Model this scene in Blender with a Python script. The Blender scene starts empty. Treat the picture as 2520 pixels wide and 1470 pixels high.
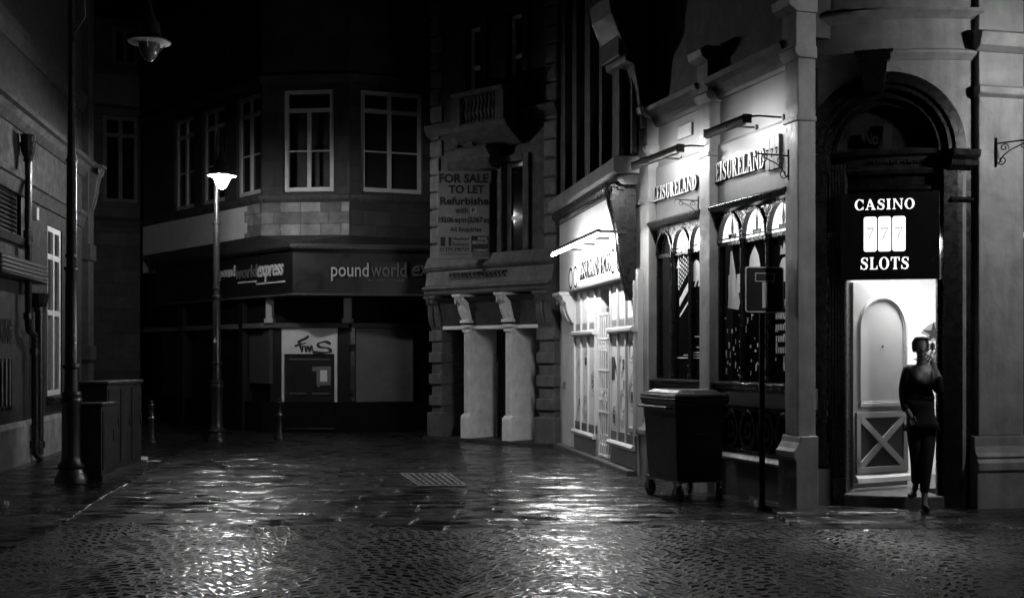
import bpy, bmesh, math, random
from mathutils import Vector, Matrix
D = bpy.data; SC = bpy.context.scene; COL = SC.collection
random.seed(7)
R_ = math.radians

# ------------------------------------------------------------------ camera, sky, exposure
EYE = 1.55
cam = D.cameras.new("camera"); cam_o = D.objects.new("camera", cam); COL.objects.link(cam_o)
cam.sensor_width = 36.0; cam.lens = 40.0; cam.shift_y = 140.0/2519.0
cam.clip_start = 0.1; cam.clip_end = 500
cam_o.location = (0, 0, EYE); cam_o.rotation_euler = (R_(90), 0, 0)
SC.camera = cam_o
w = D.worlds.new("World"); SC.world = w; w.use_nodes = True
nt = w.node_tree; nt.nodes.clear()
sky = nt.nodes.new("ShaderNodeTexSky"); sky.sky_type = 'NISHITA'; sky.sun_disc = False
sky.sun_elevation = R_(-4); sky.sun_rotation = R_(200)
bw = nt.nodes.new("ShaderNodeRGBToBW"); bg = nt.nodes.new("ShaderNodeBackground"); wo = nt.nodes.new("ShaderNodeOutputWorld")
nt.links.new(sky.outputs[0], bw.inputs[0]); nt.links.new(bw.outputs[0], bg.inputs[0]); nt.links.new(bg.outputs[0], wo.inputs[0])
bg.inputs[1].default_value = 0.005
SC.view_settings.view_transform = 'Standard'; SC.view_settings.look = 'None'
SC.view_settings.exposure = -0.4; SC.view_settings.gamma = 1.0
SC.cycles.max_bounces = 6; SC.cycles.diffuse_bounces = 2; SC.cycles.sample_clamp_indirect = 4.0

# ------------------------------------------------------------------ materials (the photograph is black and white)
def new_mat(name):
    m = D.materials.new(name); m.use_nodes = True; t = m.node_tree; t.nodes.clear()
    out = t.nodes.new("ShaderNodeOutputMaterial"); p = t.nodes.new("ShaderNodeBsdfPrincipled")
    t.links.new(p.outputs[0], out.inputs[0]); return m, t, p
def g(v): return (v, v, v, 1)
def N(t, typ, **kw):
    n = t.nodes.new(typ)
    for k, v in kw.items(): setattr(n, k, v)
    return n
def mth(t, op, a, b=None, c=None):
    n = t.nodes.new("ShaderNodeMath"); n.operation = op
    for i, x in enumerate((a, b, c)):
        if x is None: continue
        if isinstance(x, (int, float)): n.inputs[i].default_value = x
        else: t.links.new(x, n.inputs[i])
    return n.outputs[0]
def noise(t, vec, scale, detail=4, rough=.55):
    n = t.nodes.new("ShaderNodeTexNoise"); n.inputs['Scale'].default_value = scale
    n.inputs['Detail'].default_value = detail; n.inputs['Roughness'].default_value = rough
    if vec is not None: t.links.new(vec, n.inputs['Vector'])
    return n.outputs[0]
def ramp(t, fac, stops):
    n = t.nodes.new("ShaderNodeValToRGB"); e = n.color_ramp.elements
    while len(e) > 1: e.remove(e[0])
    e[0].position = stops[0][0]; e[0].color = g(stops[0][1])
    for p, v in stops[1:]:
        x = e.new(p); x.color = g(v)
    t.links.new(fac, n.inputs[0]); return n.outputs[0]
def bump(t, p, h, strength, dist):
    b = t.nodes.new("ShaderNodeBump"); b.inputs['Strength'].default_value = strength
    b.inputs['Distance'].default_value = dist; t.links.new(h, b.inputs['Height']); t.links.new(b.outputs[0], p.inputs['Normal'])
def M(name, v, rough=.6, var=.35, scale=6, bmp=.25, bscale=40, metal=0., streak=False):
    """plain surface with uneven tone, rain streaks if asked, and fine relief"""
    m, t, p = new_mat(name)
    geo = t.nodes.new("ShaderNodeNewGeometry"); pos = geo.outputs['Position']
    n1 = noise(t, pos, scale); col = ramp(t, n1, [(.25, v*(1-var)), (.75, v*(1+var*.6))])
    if streak:
        mp = N(t, "ShaderNodeMapping"); mp.inputs['Scale'].default_value = (5, 5, .6); t.links.new(pos, mp.inputs[0])
        n2 = noise(t, mp.outputs[0], 1.6, 5); r2 = ramp(t, n2, [(.35, .45), (.6, 1.)])
        mx = N(t, "ShaderNodeMixRGB", blend_type='MULTIPLY'); mx.inputs[0].default_value = .4
        t.links.new(col, mx.inputs[1]); t.links.new(r2, mx.inputs[2]); col = mx.outputs[0]
    t.links.new(col, p.inputs['Base Color'])
    rr = ramp(t, noise(t, pos, scale*2.3), [(.3, max(.03, rough*.75)), (.7, min(1, rough*1.25))]); t.links.new(rr, p.inputs['Roughness'])
    p.inputs['Metallic'].default_value = metal
    if bmp: bump(t, p, noise(t, pos, bscale, 6), bmp, .01)
    return m
def ashlar(name, v, bw_, bh, mort=.02, mv=.5, rough=.8, var=.55, bmp=.6, streak=True):
    """coursed stone from the wall's own UV (metres)"""
    m, t, p = new_mat(name)
    uv = N(t, "ShaderNodeUVMap"); 
    nz = t.nodes.new("ShaderNodeTexNoise"); nz.inputs['Scale'].default_value = 5; t.links.new(uv.outputs[0], nz.inputs['Vector'])
    wob = N(t, "ShaderNodeVectorMath", operation='MULTIPLY_ADD'); wob.inputs[1].default_value = (.03, .03, 0)
    t.links.new(nz.outputs['Color'], wob.inputs[0]); t.links.new(uv.outputs[0], wob.inputs[2])
    b = N(t, "ShaderNodeTexBrick"); t.links.new(wob.outputs[0], b.inputs['Vector'])
    b.inputs['Color1'].default_value = g(v*(1-var)); b.inputs['Color2'].default_value = g(v*(1+var*.7)); b.inputs['Mortar'].default_value = g(v*mv)
    b.inputs['Scale'].default_value = 1; b.inputs['Brick Width'].default_value = bw_; b.inputs['Row Height'].default_value = bh
    b.inputs['Mortar Size'].default_value = mort; b.inputs['Mortar Smooth'].default_value = .5; b.squash = 1.35; b.squash_frequency = 3
    n1 = noise(t, uv.outputs[0], 3.5, 6, .6); r1 = ramp(t, n1, [(.3, .45), (.65, 1.15)])
    mx = N(t, "ShaderNodeMixRGB", blend_type='MULTIPLY'); mx.inputs[0].default_value = 1
    t.links.new(b.outputs[0], mx.inputs[1]); t.links.new(r1, mx.inputs[2]); t.links.new(mx.outputs[0], p.inputs['Base Color'])
    p.inputs['Roughness'].default_value = rough
    h = mth(t, 'SUBTRACT', mth(t, 'MULTIPLY', noise(t, uv.outputs[0], 30, 6), .4), b.outputs['Fac'])
    bump(t, p, h, bmp, .012); return m
def EM(name, v, s):
    m, t, p = new_mat(name); p.inputs['Base Color'].default_value = g(.8)
    p.inputs['Emission Color'].default_value = g(v); p.inputs['Emission Strength'].default_value = s; return m
def GL(name, v=.004, rough=.05):
    m, t, p = new_mat(name); geo = t.nodes.new("ShaderNodeNewGeometry")
    p.inputs['Base Color'].default_value = g(v); p.inputs['Roughness'].default_value = rough
    bump(t, p, noise(t, geo.outputs['Position'], 2.5, 2), .08, .02); return m

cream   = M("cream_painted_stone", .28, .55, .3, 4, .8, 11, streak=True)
creamup = M("cream_stone_upper_shade", .035, .6, .3, 3, .35, 18, streak=True)  # darker copy of the cream: shade of the upper walls put into the colour
plinthm = M("worn_plinth_stone", .34, .6, .5, 5, .5, 22, streak=True)
wallsgn = M("pale_sign_board", .13, .45, .08, 3, .05, 60)
dark    = M("black_gloss_paint", .010, .28, .4, 6, .12, 25)
darkw   = M("dark_varnished_wood", .03, .22, .6, 9, .3, 30)
black   = M("black_paint", .006, .4, .3, 8, .1, 30)
iron    = M("black_cast_iron", .018, .33, .4, 10, .25, 60)
white   = M("white_paint", .72, .5, .08, 5, .08, 30)
whited  = M("dirty_white_paint", .74, .55, .25, 6, .15, 30)
frame_w = M("white_window_frame", .32, .5, .15, 6, .1, 40)
grey    = M("grey_paint", .22, .5, .2, 5, .1, 30)
greyd   = M("dark_grey_paint", .02, .5, .3, 5, .12, 30)
panelg  = M("grey_board", .09, .7, .2, 3, .15, 60)
plaster = M("pale_render", .5, .8, .12, 3, .2, 50)
plasterd= M("dull_render", .05, .8, .3, 2, .25, 40)
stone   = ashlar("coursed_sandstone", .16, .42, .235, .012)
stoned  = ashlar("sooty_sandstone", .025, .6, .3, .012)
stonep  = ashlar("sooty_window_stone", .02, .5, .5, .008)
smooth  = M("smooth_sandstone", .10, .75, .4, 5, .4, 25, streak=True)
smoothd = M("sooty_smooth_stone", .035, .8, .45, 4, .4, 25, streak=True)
cladm   = M("ribbed_cladding", .03, .5, .4, 3, .1, 30, streak=True)
glass   = GL("dark_glass")
glassw  = GL("window_glass_faint", .012, .07)
def GT(name):
    m, t, p = new_mat(name); out = t.nodes['Material Output']; tr = N(t, 'ShaderNodeBsdfTransparent'); tr.inputs[0].default_value = g(.8); gl = N(t, 'ShaderNodeBsdfGlossy'); gl.inputs['Roughness'].default_value = .05; fr = N(t, 'ShaderNodeFresnel'); mx = N(t, 'ShaderNodeMixShader')
    t.links.new(fr.outputs[0], mx.inputs[0]); t.links.new(tr.outputs[0], mx.inputs[1]); t.links.new(gl.outputs[0], mx.inputs[2]); t.links.new(mx.outputs[0], out.inputs[0]); t.nodes.remove(p); return m
glass_c = GT('clear_window_glass')
steel   = M("galvanised_steel", .35, .35, .3, 12, .1, 60, metal=1)
hair_m  = M("grey_hair", .62, .6, .4, 60, .5, 120)
skin_m  = M("skin", .2, .55, .12, 20, .1, 80)
sweat_m = M("dark_knit", .005, .9, .5, 70, .6, 140)
trous_m = M("black_trousers", .005, .8, .3, 20, .2, 90)
shoe_m  = M("black_shoe", .008, .35, .2, 20, .1, 60)
binm    = M("dark_bin_plastic", .006, .42, .35, 5, .2, 30)
paper   = M("paper", .6, .7, .08, 20, .1, 60)
tape    = M("tape", .14, .5, .2, 20, .1, 60)
signw   = M("reflective_white", .9, .4, .1, 10, .03, 60)
signb   = M("sign_blue_dark", .012, .35, .2, 10, .03, 60)
signr   = M("sign_red_dark", .02, .35, .2, 10, .03, 60)
boardm  = M("sale_board", .22, .55, .2, 4, .05, 40)
inkm    = M("printed_black", .012, .55, .2, 8, .03, 60)
inkmat  = M('matt_black_letter', .002, .95, .2, 8, 0); inkmat.node_tree.nodes['Principled BSDF'].inputs['Specular IOR Level'].default_value = .05
lettm   = M("grey_letter_face", .34, .35, .1, 8, .05, 60)
lettd   = M("dim_letter_face", .09, .35, .1, 8, .05, 60)
gold    = M("pale_letter_face", .42, .35, .1, 8, .03, 60)
lampglass = GL("unlit_lamp_glass", .1, .12)

# ------------------------------------------------------------------ frames: a along the wall (to the right seen from the street), z up, o out of the wall
F_, CX, HZ = 2800.0, 1260.0, 875.0          # survey of the photograph: focal length, centre, horizon
def gp(u, v):
    y = F_*EYE/(v-HZ); return ((u-CX)/F_*y, y)
class Fr:
    curved = False
    def __init__(s, ox, oy, dx, dy):
        n = math.hypot(dx, dy); s.ox, s.oy, s.dx, s.dy = ox, oy, dx/n, dy/n; s.nx, s.ny = s.dy, -s.dx
    def m(s, a, z, o): return Vector((s.ox+s.dx*a+s.nx*o, s.oy+s.dy*a+s.ny*o, z))
    def h(s, u, v, o=0.):
        ux = (u-CX)/F_; px = s.ox+s.nx*o; py = s.oy+s.ny*o
        a = (ux*py-px)/(s.dx-ux*s.dy); return a, EYE+(HZ-v)/F_*(py+s.dy*a)
    def a(s, u, o=0.): return s.h(u, 0, o)[0]
    def z(s, u, v, o=0.): return s.h(u, v, o)[1]
class Arc(Fr):
    curved = True
    def __init__(s, cx, cy, r, phi0): s.cx, s.cy, s.r, s.p0 = cx, cy, r, phi0
    def m(s, a, z, o):
        p = s.p0+a/s.r; return Vector((s.cx+(s.r+o)*math.sin(p), s.cy-(s.r+o)*math.cos(p), z))
    def h(s, u, v, o=0.):
        ux = (u-CX)/F_; r = s.r+o
        A = ux*ux+1; B = -2*(ux*s.cx+s.cy); C = s.cx**2+s.cy**2-r*r
        t = (-B-math.sqrt(max(0, B*B-4*A*C)))/(2*A)
        return (math.atan2(ux*t-s.cx, s.cy-t)-s.p0)*s.r, EYE+(HZ-v)/F_*t
class World(Fr):
    def __init__(s): pass
    def m(s, a, z, o): return Vector((a, o, z))
WF = World()

WL = {}
def wloc(o): return WL.get(o.name, Vector((0, 0, 0))) if o else Vector((0, 0, 0))
def tag(o, label, cat, group=None, kind=None):
    if label: o['label'] = label
    if cat: o['category'] = cat
    if group: o['group'] = group
    if kind: o['kind'] = kind
    return o
def thing(name, label, cat, loc, group=None):
    o = D.objects.new(name, None); COL.objects.link(o); o.location = loc; o.empty_display_size = .2
    WL[o.name] = Vector(loc); return tag(o, label, cat, group)

class MB:
    def __init__(s, fr=WF): s.fr = fr; s.v = []; s.f = []; s.uv = []
    def pt(s, a, z, o):
        s.v.append(s.fr.m(a, z, o)); s.uv.append((a+o*.7, z)); return len(s.v)-1
    def w(s, p):
        p = Vector(p); s.v.append(p); s.uv.append((p.x+p.y, p.z)); return len(s.v)-1
    def prism(s, pts, o0, o1):
        f = [s.pt(a, z, o1) for a, z in pts]; b = [s.pt(a, z, o0) for a, z in pts]; n = len(pts)
        s.f.append(f); s.f.append(b[::-1])
        for i in range(n): s.f.append([f[i], b[i], b[(i+1) % n], f[(i+1) % n]])
    def box(s, a0, a1, z0, z1, o0, o1):
        if a1 < a0: a0, a1 = a1, a0
        n = max(1, int((a1-a0)/.12)) if s.fr.curved else 1
        rows = []
        for i in range(n+1):
            a = a0+(a1-a0)*i/n
            rows.append([s.pt(a, z0, o0), s.pt(a, z0, o1), s.pt(a, z1, o1), s.pt(a, z1, o0)])
        s.f.append(rows[0]); s.f.append(rows[-1][::-1])
        for r, q in zip(rows, rows[1:]):
            for k in range(4): s.f.append([r[k], q[k], q[(k+1) % 4], r[(k+1) % 4]])
        return s
    def prof(s, a0, a1, pr):
        """moulding: profile of (z, o) run along the wall"""
        n = max(1, int((a1-a0)/.12)) if s.fr.curved else 1; k = len(pr); rows = []
        for i in range(n+1):
            a = a0+(a1-a0)*i/n; rows.append([s.pt(a, z, o) for z, o in pr])
        s.f.append(rows[0]); s.f.append(rows[-1][::-1])
        for r, q in zip(rows, rows[1:]):
            for j in range(k): s.f.append([r[j], q[j], q[(j+1) % k], r[(j+1) % k]])
        return s
    def arch(s, ac, zc, r0, r1, t0, t1, o0, o1, n=24, sy=1.):
        rows = []
        for i in range(n+1):
            t = R_(t0+(t1-t0)*i/n); c, q = math.cos(t), math.sin(t)*sy
            rows.append([s.pt(ac+c*r0, zc+q*r0, o0), s.pt(ac+c*r1, zc+q*r1, o0), s.pt(ac+c*r1, zc+q*r1, o1), s.pt(ac+c*r0, zc+q*r0, o1)])
        s.f.append(rows[0]); s.f.append(rows[-1][::-1])
        for r, q in zip(rows, rows[1:]):
            for k in range(4): s.f.append([r[k], q[k], q[(k+1) % 4], r[(k+1) % 4]])
        return s
    def wall(s, a0, a1, z0, z1, o0, o1, holes):
        xs = {a0, a1}; zs = {z0, z1}
        for h in holes: xs |= {h[0], h[1]}; zs |= {h[2], h[3]}
        if s.fr.curved:
            n = int((a1-a0)/.1); xs |= {a0+(a1-a0)*i/n for i in range(n)}
        xs = sorted(x for x in xs if a0 <= x <= a1); zs = sorted(z for z in zs if z0 <= z <= z1)
        def solid(i, j):
            if i < 0 or j < 0 or i >= len(xs)-1 or j >= len(zs)-1: return False
            x = (xs[i]+xs[i+1])/2; z = (zs[j]+zs[j+1])/2
            return not any(h[0] < x < h[1] and h[2] < z < h[3] for h in holes)
        for i in range(len(xs)-1):
            for j in range(len(zs)-1):
                if not solid(i, j): continue
                x0, x1, y0, y1 = xs[i], xs[i+1], zs[j], zs[j+1]
                q = lambda *c: s.f.append([s.pt(*k) for k in c])
                q((x0, y0, o1), (x1, y0, o1), (x1, y1, o1), (x0, y1, o1)); q((x0, y1, o0), (x1, y1, o0), (x1, y0, o0), (x0, y0, o0))
                if not solid(i-1, j): q((x0, y0, o0), (x0, y0, o1), (x0, y1, o1), (x0, y1, o0))
                if not solid(i+1, j): q((x1, y0, o1), (x1, y0, o0), (x1, y1, o0), (x1, y1, o1))
                if not solid(i, j-1): q((x0, y0, o0), (x1, y0, o0), (x1, y0, o1), (x0, y0, o1))
                if not solid(i, j+1): q((x0, y1, o1), (x1, y1, o1), (x1, y1, o0), (x0, y1, o0))
        return s
    def lathe(s, c, pr, n=20, axis='z'):
        rows = []
        for r, z in pr:
            row = []
            for i in range(n):
                t = 2*math.pi*i/n; x, y = r*math.cos(t), r*math.sin(t)
                row.append(s.w((c[0]+x, c[1]+y, c[2]+z) if axis == 'z' else ((c[0]+z, c[1]+x, c[2]+y) if axis == 'x' else (c[0]+x, c[1]+z, c[2]+y))))
            rows.append(row)
        for r, q in zip(rows, rows[1:]):
            for i in range(n): s.f.append([r[i], r[(i+1) % n], q[(i+1) % n], q[i]])
        s.f.append(rows[0][::-1]); s.f.append(rows[-1]); return s
    def tube(s, pts, r, n=8):
        pts = [Vector(p) for p in pts]; rows = []; up = Vector((.123, .31, .94)).normalized()
        for i, p in enumerate(pts):
            d = (pts[min(i+1, len(pts)-1)]-pts[max(i-1, 0)]).normalized()
            x = d.cross(up)
            if x.length < .05: x = d.cross(Vector((1, 0, 0)))
            x.normalize(); y = d.cross(x); up = -y if y.dot(up) < 0 else y
            x = d.cross(up).normalized(); y = up
            rr = r[i] if isinstance(r, (list, tuple)) else r
            rows.append([s.w(p+(x*math.cos(2*math.pi*k/n)+y*math.sin(2*math.pi*k/n))*rr) for k in range(n)])
        for a, b in zip(rows, rows[1:]):
            for k in range(n): s.f.append([a[k], a[(k+1) % n], b[(k+1) % n], b[k]])
        s.f.append(rows[0][::-1]); s.f.append(rows[-1]); return s
    def hexa(s, c):
        """box from eight world corners: four bottom, four top"""
        i = [s.w(p) for p in c]
        for q in ((0, 3, 2, 1), (4, 5, 6, 7), (0, 1, 5, 4), (1, 2, 6, 5), (2, 3, 7, 6), (3, 0, 4, 7)): s.f.append([i[k] for k in q])
        return s
    def flat(s, verts, faces, a0, z0, wd, ht, o0, o1, box=None):
        """flat outline (text) scaled into a box on the wall and given thickness"""
        xs = [p[0] for p in verts]; ys = [p[1] for p in verts]
        x0, x1, y0, y1 = box or (min(xs), max(xs), min(ys), max(ys))
        k = lambda p: (a0+(p[0]-x0)/(x1-x0)*wd, z0+(p[1]-y0)/(y1-y0)*ht)
        fi = [s.pt(*k(p), o1) for p in verts]; bi = [s.pt(*k(p), o0) for p in verts]
        cnt = {}
        for f in faces:
            s.f.append([fi[i] for i in f])
            for e in zip(f, f[1:]+f[:1]): cnt[tuple(sorted(e))] = cnt.get(tuple(sorted(e)), []) + [e]
        for es in cnt.values():
            if len(es) == 1: i, j = es[0]; s.f.append([fi[i], bi[i], bi[j], fi[j]])
        return s
    def build(s, name, mat, parent=None, label=None, bev=0, smooth=False, loc=None):
        off = wloc(parent) if parent else Vector(loc or (0, 0, 0))
        me = D.meshes.new(name); me.from_pydata([tuple(p-off) for p in s.v], [], s.f)
        ul = me.uv_layers.new(name="UVMap")
        for l in me.loops: ul.data[l.index].uv = s.uv[l.vertex_index]
        bm = bmesh.new(); bm.from_mesh(me)
        if smooth or bev: bmesh.ops.remove_doubles(bm, verts=bm.verts, dist=1e-5)
        bmesh.ops.recalc_face_normals(bm, faces=bm.faces)
        if smooth:
            for f in bm.faces: f.smooth = True
            for e in bm.edges:
                if len(e.link_faces) == 2 and e.calc_face_angle(0) > R_(38): e.smooth = False
        bm.to_mesh(me); bm.free()
        me.materials.append(mat)
        o = D.objects.new(name, me); COL.objects.link(o)
        if parent: o.parent = parent; WL[o.name] = off
        else: o.location = off; WL[o.name] = off
        if label: o['label'] = label
        if bev:
            b = o.modifiers.new("bevel", 'BEVEL'); b.width = bev; b.segments = 2; b.limit_method = 'ANGLE'; b.angle_limit = R_(40)
        return o

def copy_tree(o, parent=None):
    c = o.copy(); COL.objects.link(c)
    if parent: c.parent = parent
    for ch in list(o.children): copy_tree(ch, c)
    return c

# ------------------------------------------------------------------ lettering
_tc = {}
def sans(body, shear=0., off=0., space=1.):
    k = (body, shear, off, space)
    if k in _tc: return _tc[k]
    cu = D.curves.new("lettering", 'FONT'); cu.body = body; cu.size = 1; cu.shear = shear; cu.offset = off; cu.space_character = space; cu.resolution_u = 3
    ob = D.objects.new("lettering", cu); COL.objects.link(ob)
    dg = bpy.context.evaluated_depsgraph_get(); me = ob.evaluated_get(dg).to_mesh()
    r = ([tuple(v.co[:2]) for v in me.vertices], [list(p.vertices) for p in me.polygons])
    ob.evaluated_get(dg).to_mesh_clear(); D.objects.remove(ob); D.curves.remove(cu); _tc[k] = r; return r
def rect(x0, x1, y0, y1): return [(x0, y0), (x1, y0), (x1, y1), (x0, y1)]
def ring(cx, cy, rx, ry, ix, iy, t0, t1, n=18):
    q = []
    for i in range(n):
        a, b = R_(t0+(t1-t0)*i/n), R_(t0+(t1-t0)*(i+1)/n)
        q.append([(cx+ix*math.cos(a), cy+iy*math.sin(a)), (cx+rx*math.cos(a), cy+ry*math.sin(a)), (cx+rx*math.cos(b), cy+ry*math.sin(b)), (cx+ix*math.cos(b), cy+iy*math.sin(b))])
    return q
def stroke(pts, ws):
    q = []; L_ = []
    for i, p in enumerate(pts):
        a = pts[max(0, i-1)]; b = pts[min(len(pts)-1, i+1)]; dx, dy = b[0]-a[0], b[1]-a[1]; n = math.hypot(dx, dy) or 1
        L_.append(((p[0]-dy/n*ws[i]/2, p[1]+dx/n*ws[i]/2), (p[0]+dy/n*ws[i]/2, p[1]-dx/n*ws[i]/2)))
    for a, b in zip(L_, L_[1:]): q.append([a[0], a[1], b[1], b[0]])
    return q
SE = .07
def glyph(c):
    st = lambda x0, x1: [rect(x0, x1, SE, 1-SE), rect(x0-.08, x1+.08, 0, SE), rect(x0-.08, x1+.08, 1-SE, 1)]
    if c == 'I': return st(.1, .3), .42
    if c == 'L': return [rect(.1, .3, SE, 1-SE), rect(.02, .38, 1-SE, 1), rect(.02, .7, 0, SE), [(.58, SE), (.7, SE), (.7, .32), (.66, .32)]], .72
    if c == 'E': return [rect(.1, .3, SE, 1-SE), rect(.02, .7, 0, SE), rect(.02, .66, 1-SE, 1), [(.58, SE), (.7, SE), (.7, .3), (.66, .3)], [(.56, 1-SE), (.62, .74), (.66, .74), (.66, 1-SE)], rect(.3, .5, .48, .55), rect(.46, .52, .38, .65)], .74
    if c == 'T': return [rect(.31, .51, SE, 1-SE), rect(.22, .6, 0, SE), rect(.02, .8, 1-SE, 1), [(.02, 1-SE), (.02, .68), (.06, .68), (.14, 1-SE)], [(.8, 1-SE), (.68, 1-SE), (.76, .68), (.8, .68)]], .8
    if c == 'A': return [[(.36, 1), (.5, 1), (.86, SE), (.63, SE)], [(.36, 1), (.42, .84), (.17, SE), (.1, SE)], rect(.24, .62, .3, .37), rect(.0, .28, 0, SE), rect(.54, .95, 0, SE)], .94
    if c == 'N': return [rect(.12, .2, SE, 1-SE), [(.04, 1), (.28, 1), (.88, .0), (.78, 0), (.12, .93)], rect(.78, .86, SE, 1-SE), rect(.02, .3, 0, SE), rect(.68, .96, 1-SE, 1)], .96
    if c == 'O': return ring(.46, .5, .44, .52, .24, .46, 0, 360, 30), .92
    if c == 'C': return ring(.46, .5, .44, .52, .24, .46, 42, 318, 26) + [rect(.74, .8, .62, .98), rect(.74, .8, .03, .3)], .86
    if c == 'G': return ring(.46, .5, .44, .52, .24, .46, 42, 312, 26) + [rect(.74, .8, .64, .98), rect(.64, .82, .06, .42), rect(.54, .92, .42, .48)], .94
    if c == 'D': return st(.1, .3) + ring(.3, .5, .52, .5, .32, .43, -90, 90, 18), .86
    if c == 'B': return st(.1, .3) + ring(.3, .745, .36, .255, .2, .19, -90, 90, 14) + ring(.3, .265, .42, .265, .24, .2, -90, 90, 14), .76
    if c == 'R': return st(.1, .3) + ring(.3, .73, .38, .27, .2, .2, -90, 90, 14) + [[(.36, .47), (.54, .5), (.86, .0), (.62, 0)], rect(.62, .95, 0, SE*.8)], .92
    if c == 'U': return [rect(.1, .3, .34, 1-SE), rect(.02, .38, 1-SE, 1), rect(.7, .78, .34, 1-SE), rect(.6, .88, 1-SE, 1)] + ring(.44, .36, .34, .38, .17, .29, 180, 360, 16), .9
    if c == 'S':
        pts = [(.62, .76), (.56, .92), (.38, .97), (.2, .9), (.14, .74), (.22, .61), (.38, .52), (.54, .42), (.6, .26), (.52, .08), (.34, .02), (.16, .08), (.08, .26)]
        return stroke(pts, [.05, .06, .08, .12, .17, .19, .2, .19, .17, .12, .08, .06, .05]) + [rect(.6, .66, .68, .98), rect(.04, .1, .02, .34)], .72
    if c == '7':
        return [[(.04, .8), (.9, .8), (.9, 1), (.04, 1)], [(.04, .62), (.13, .62), (.16, .8), (.04, .8)]] + stroke([(.8, .82), (.62, .6), (.48, .38), (.4, .18), (.38, 0)], [.16, .18, .21, .24, .27]), .95
    return [], .4
def serif(mb, txt, a0, z0, wd, ht, o0, o1, gap=.1):
    x = 0; allp = []
    for c in txt:
        ps, adv = glyph(c)
        for p in ps: allp.append([(x+q[0], q[1]) for q in p])
        x += adv+gap
    x -= gap
    for i, p in enumerate(allp):
        mb.prism([(a0+q[0]/x*wd, z0+q[1]*ht) for q in p], o0, o1+.0004*(i % 7))
    return mb

def window(fr, a0, a1, z0, z1, parent, o, mull=(), trans=(), fw=.06, fm=None, gm=None, d=.05, label=None, short=()):
    m = MB(fr)
    m.box(a0, a0+fw, z0, z1, o-d, o); m.box(a1-fw, a1, z0, z1, o-d, o)
    m.box(a0+fw, a1-fw, z0, z0+fw, o-d, o-.002); m.box(a0+fw, a1-fw, z1-fw, z1, o-d, o-.002)
    zt = [z0+fw]+[z0+(z1-z0)*t for t in trans]+[z1-fw]
    for t, k in ((t, 1) for t in trans): m.box(a0+fw, a1-fw, z0+(z1-z0)*t-fw*.5, z0+(z1-z0)*t+fw*.5, o-d, o-.004)
    for x in mull: m.box(a0+(a1-a0)*x-fw*.5, a0+(a1-a0)*x+fw*.5, z0+fw*.5, (z0+(z1-z0)*short[0]) if short else z1-fw, o-d, o+.003)
    for t in short[1:]: m.box(a0+fw, a1-fw, z0+(z1-z0)*t-fw*.18, z0+(z1-z0)*t+fw*.18, o-d, o-.012)
    wn = m.build("window", fm or frame_w, parent, label, bev=.006)
    MB(fr).box(a0+.01, a1-.01, z0+.01, z1-.01, o-d-.02, o-d+.01).build("pane", gm or glass, wn)
    return wn

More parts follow.
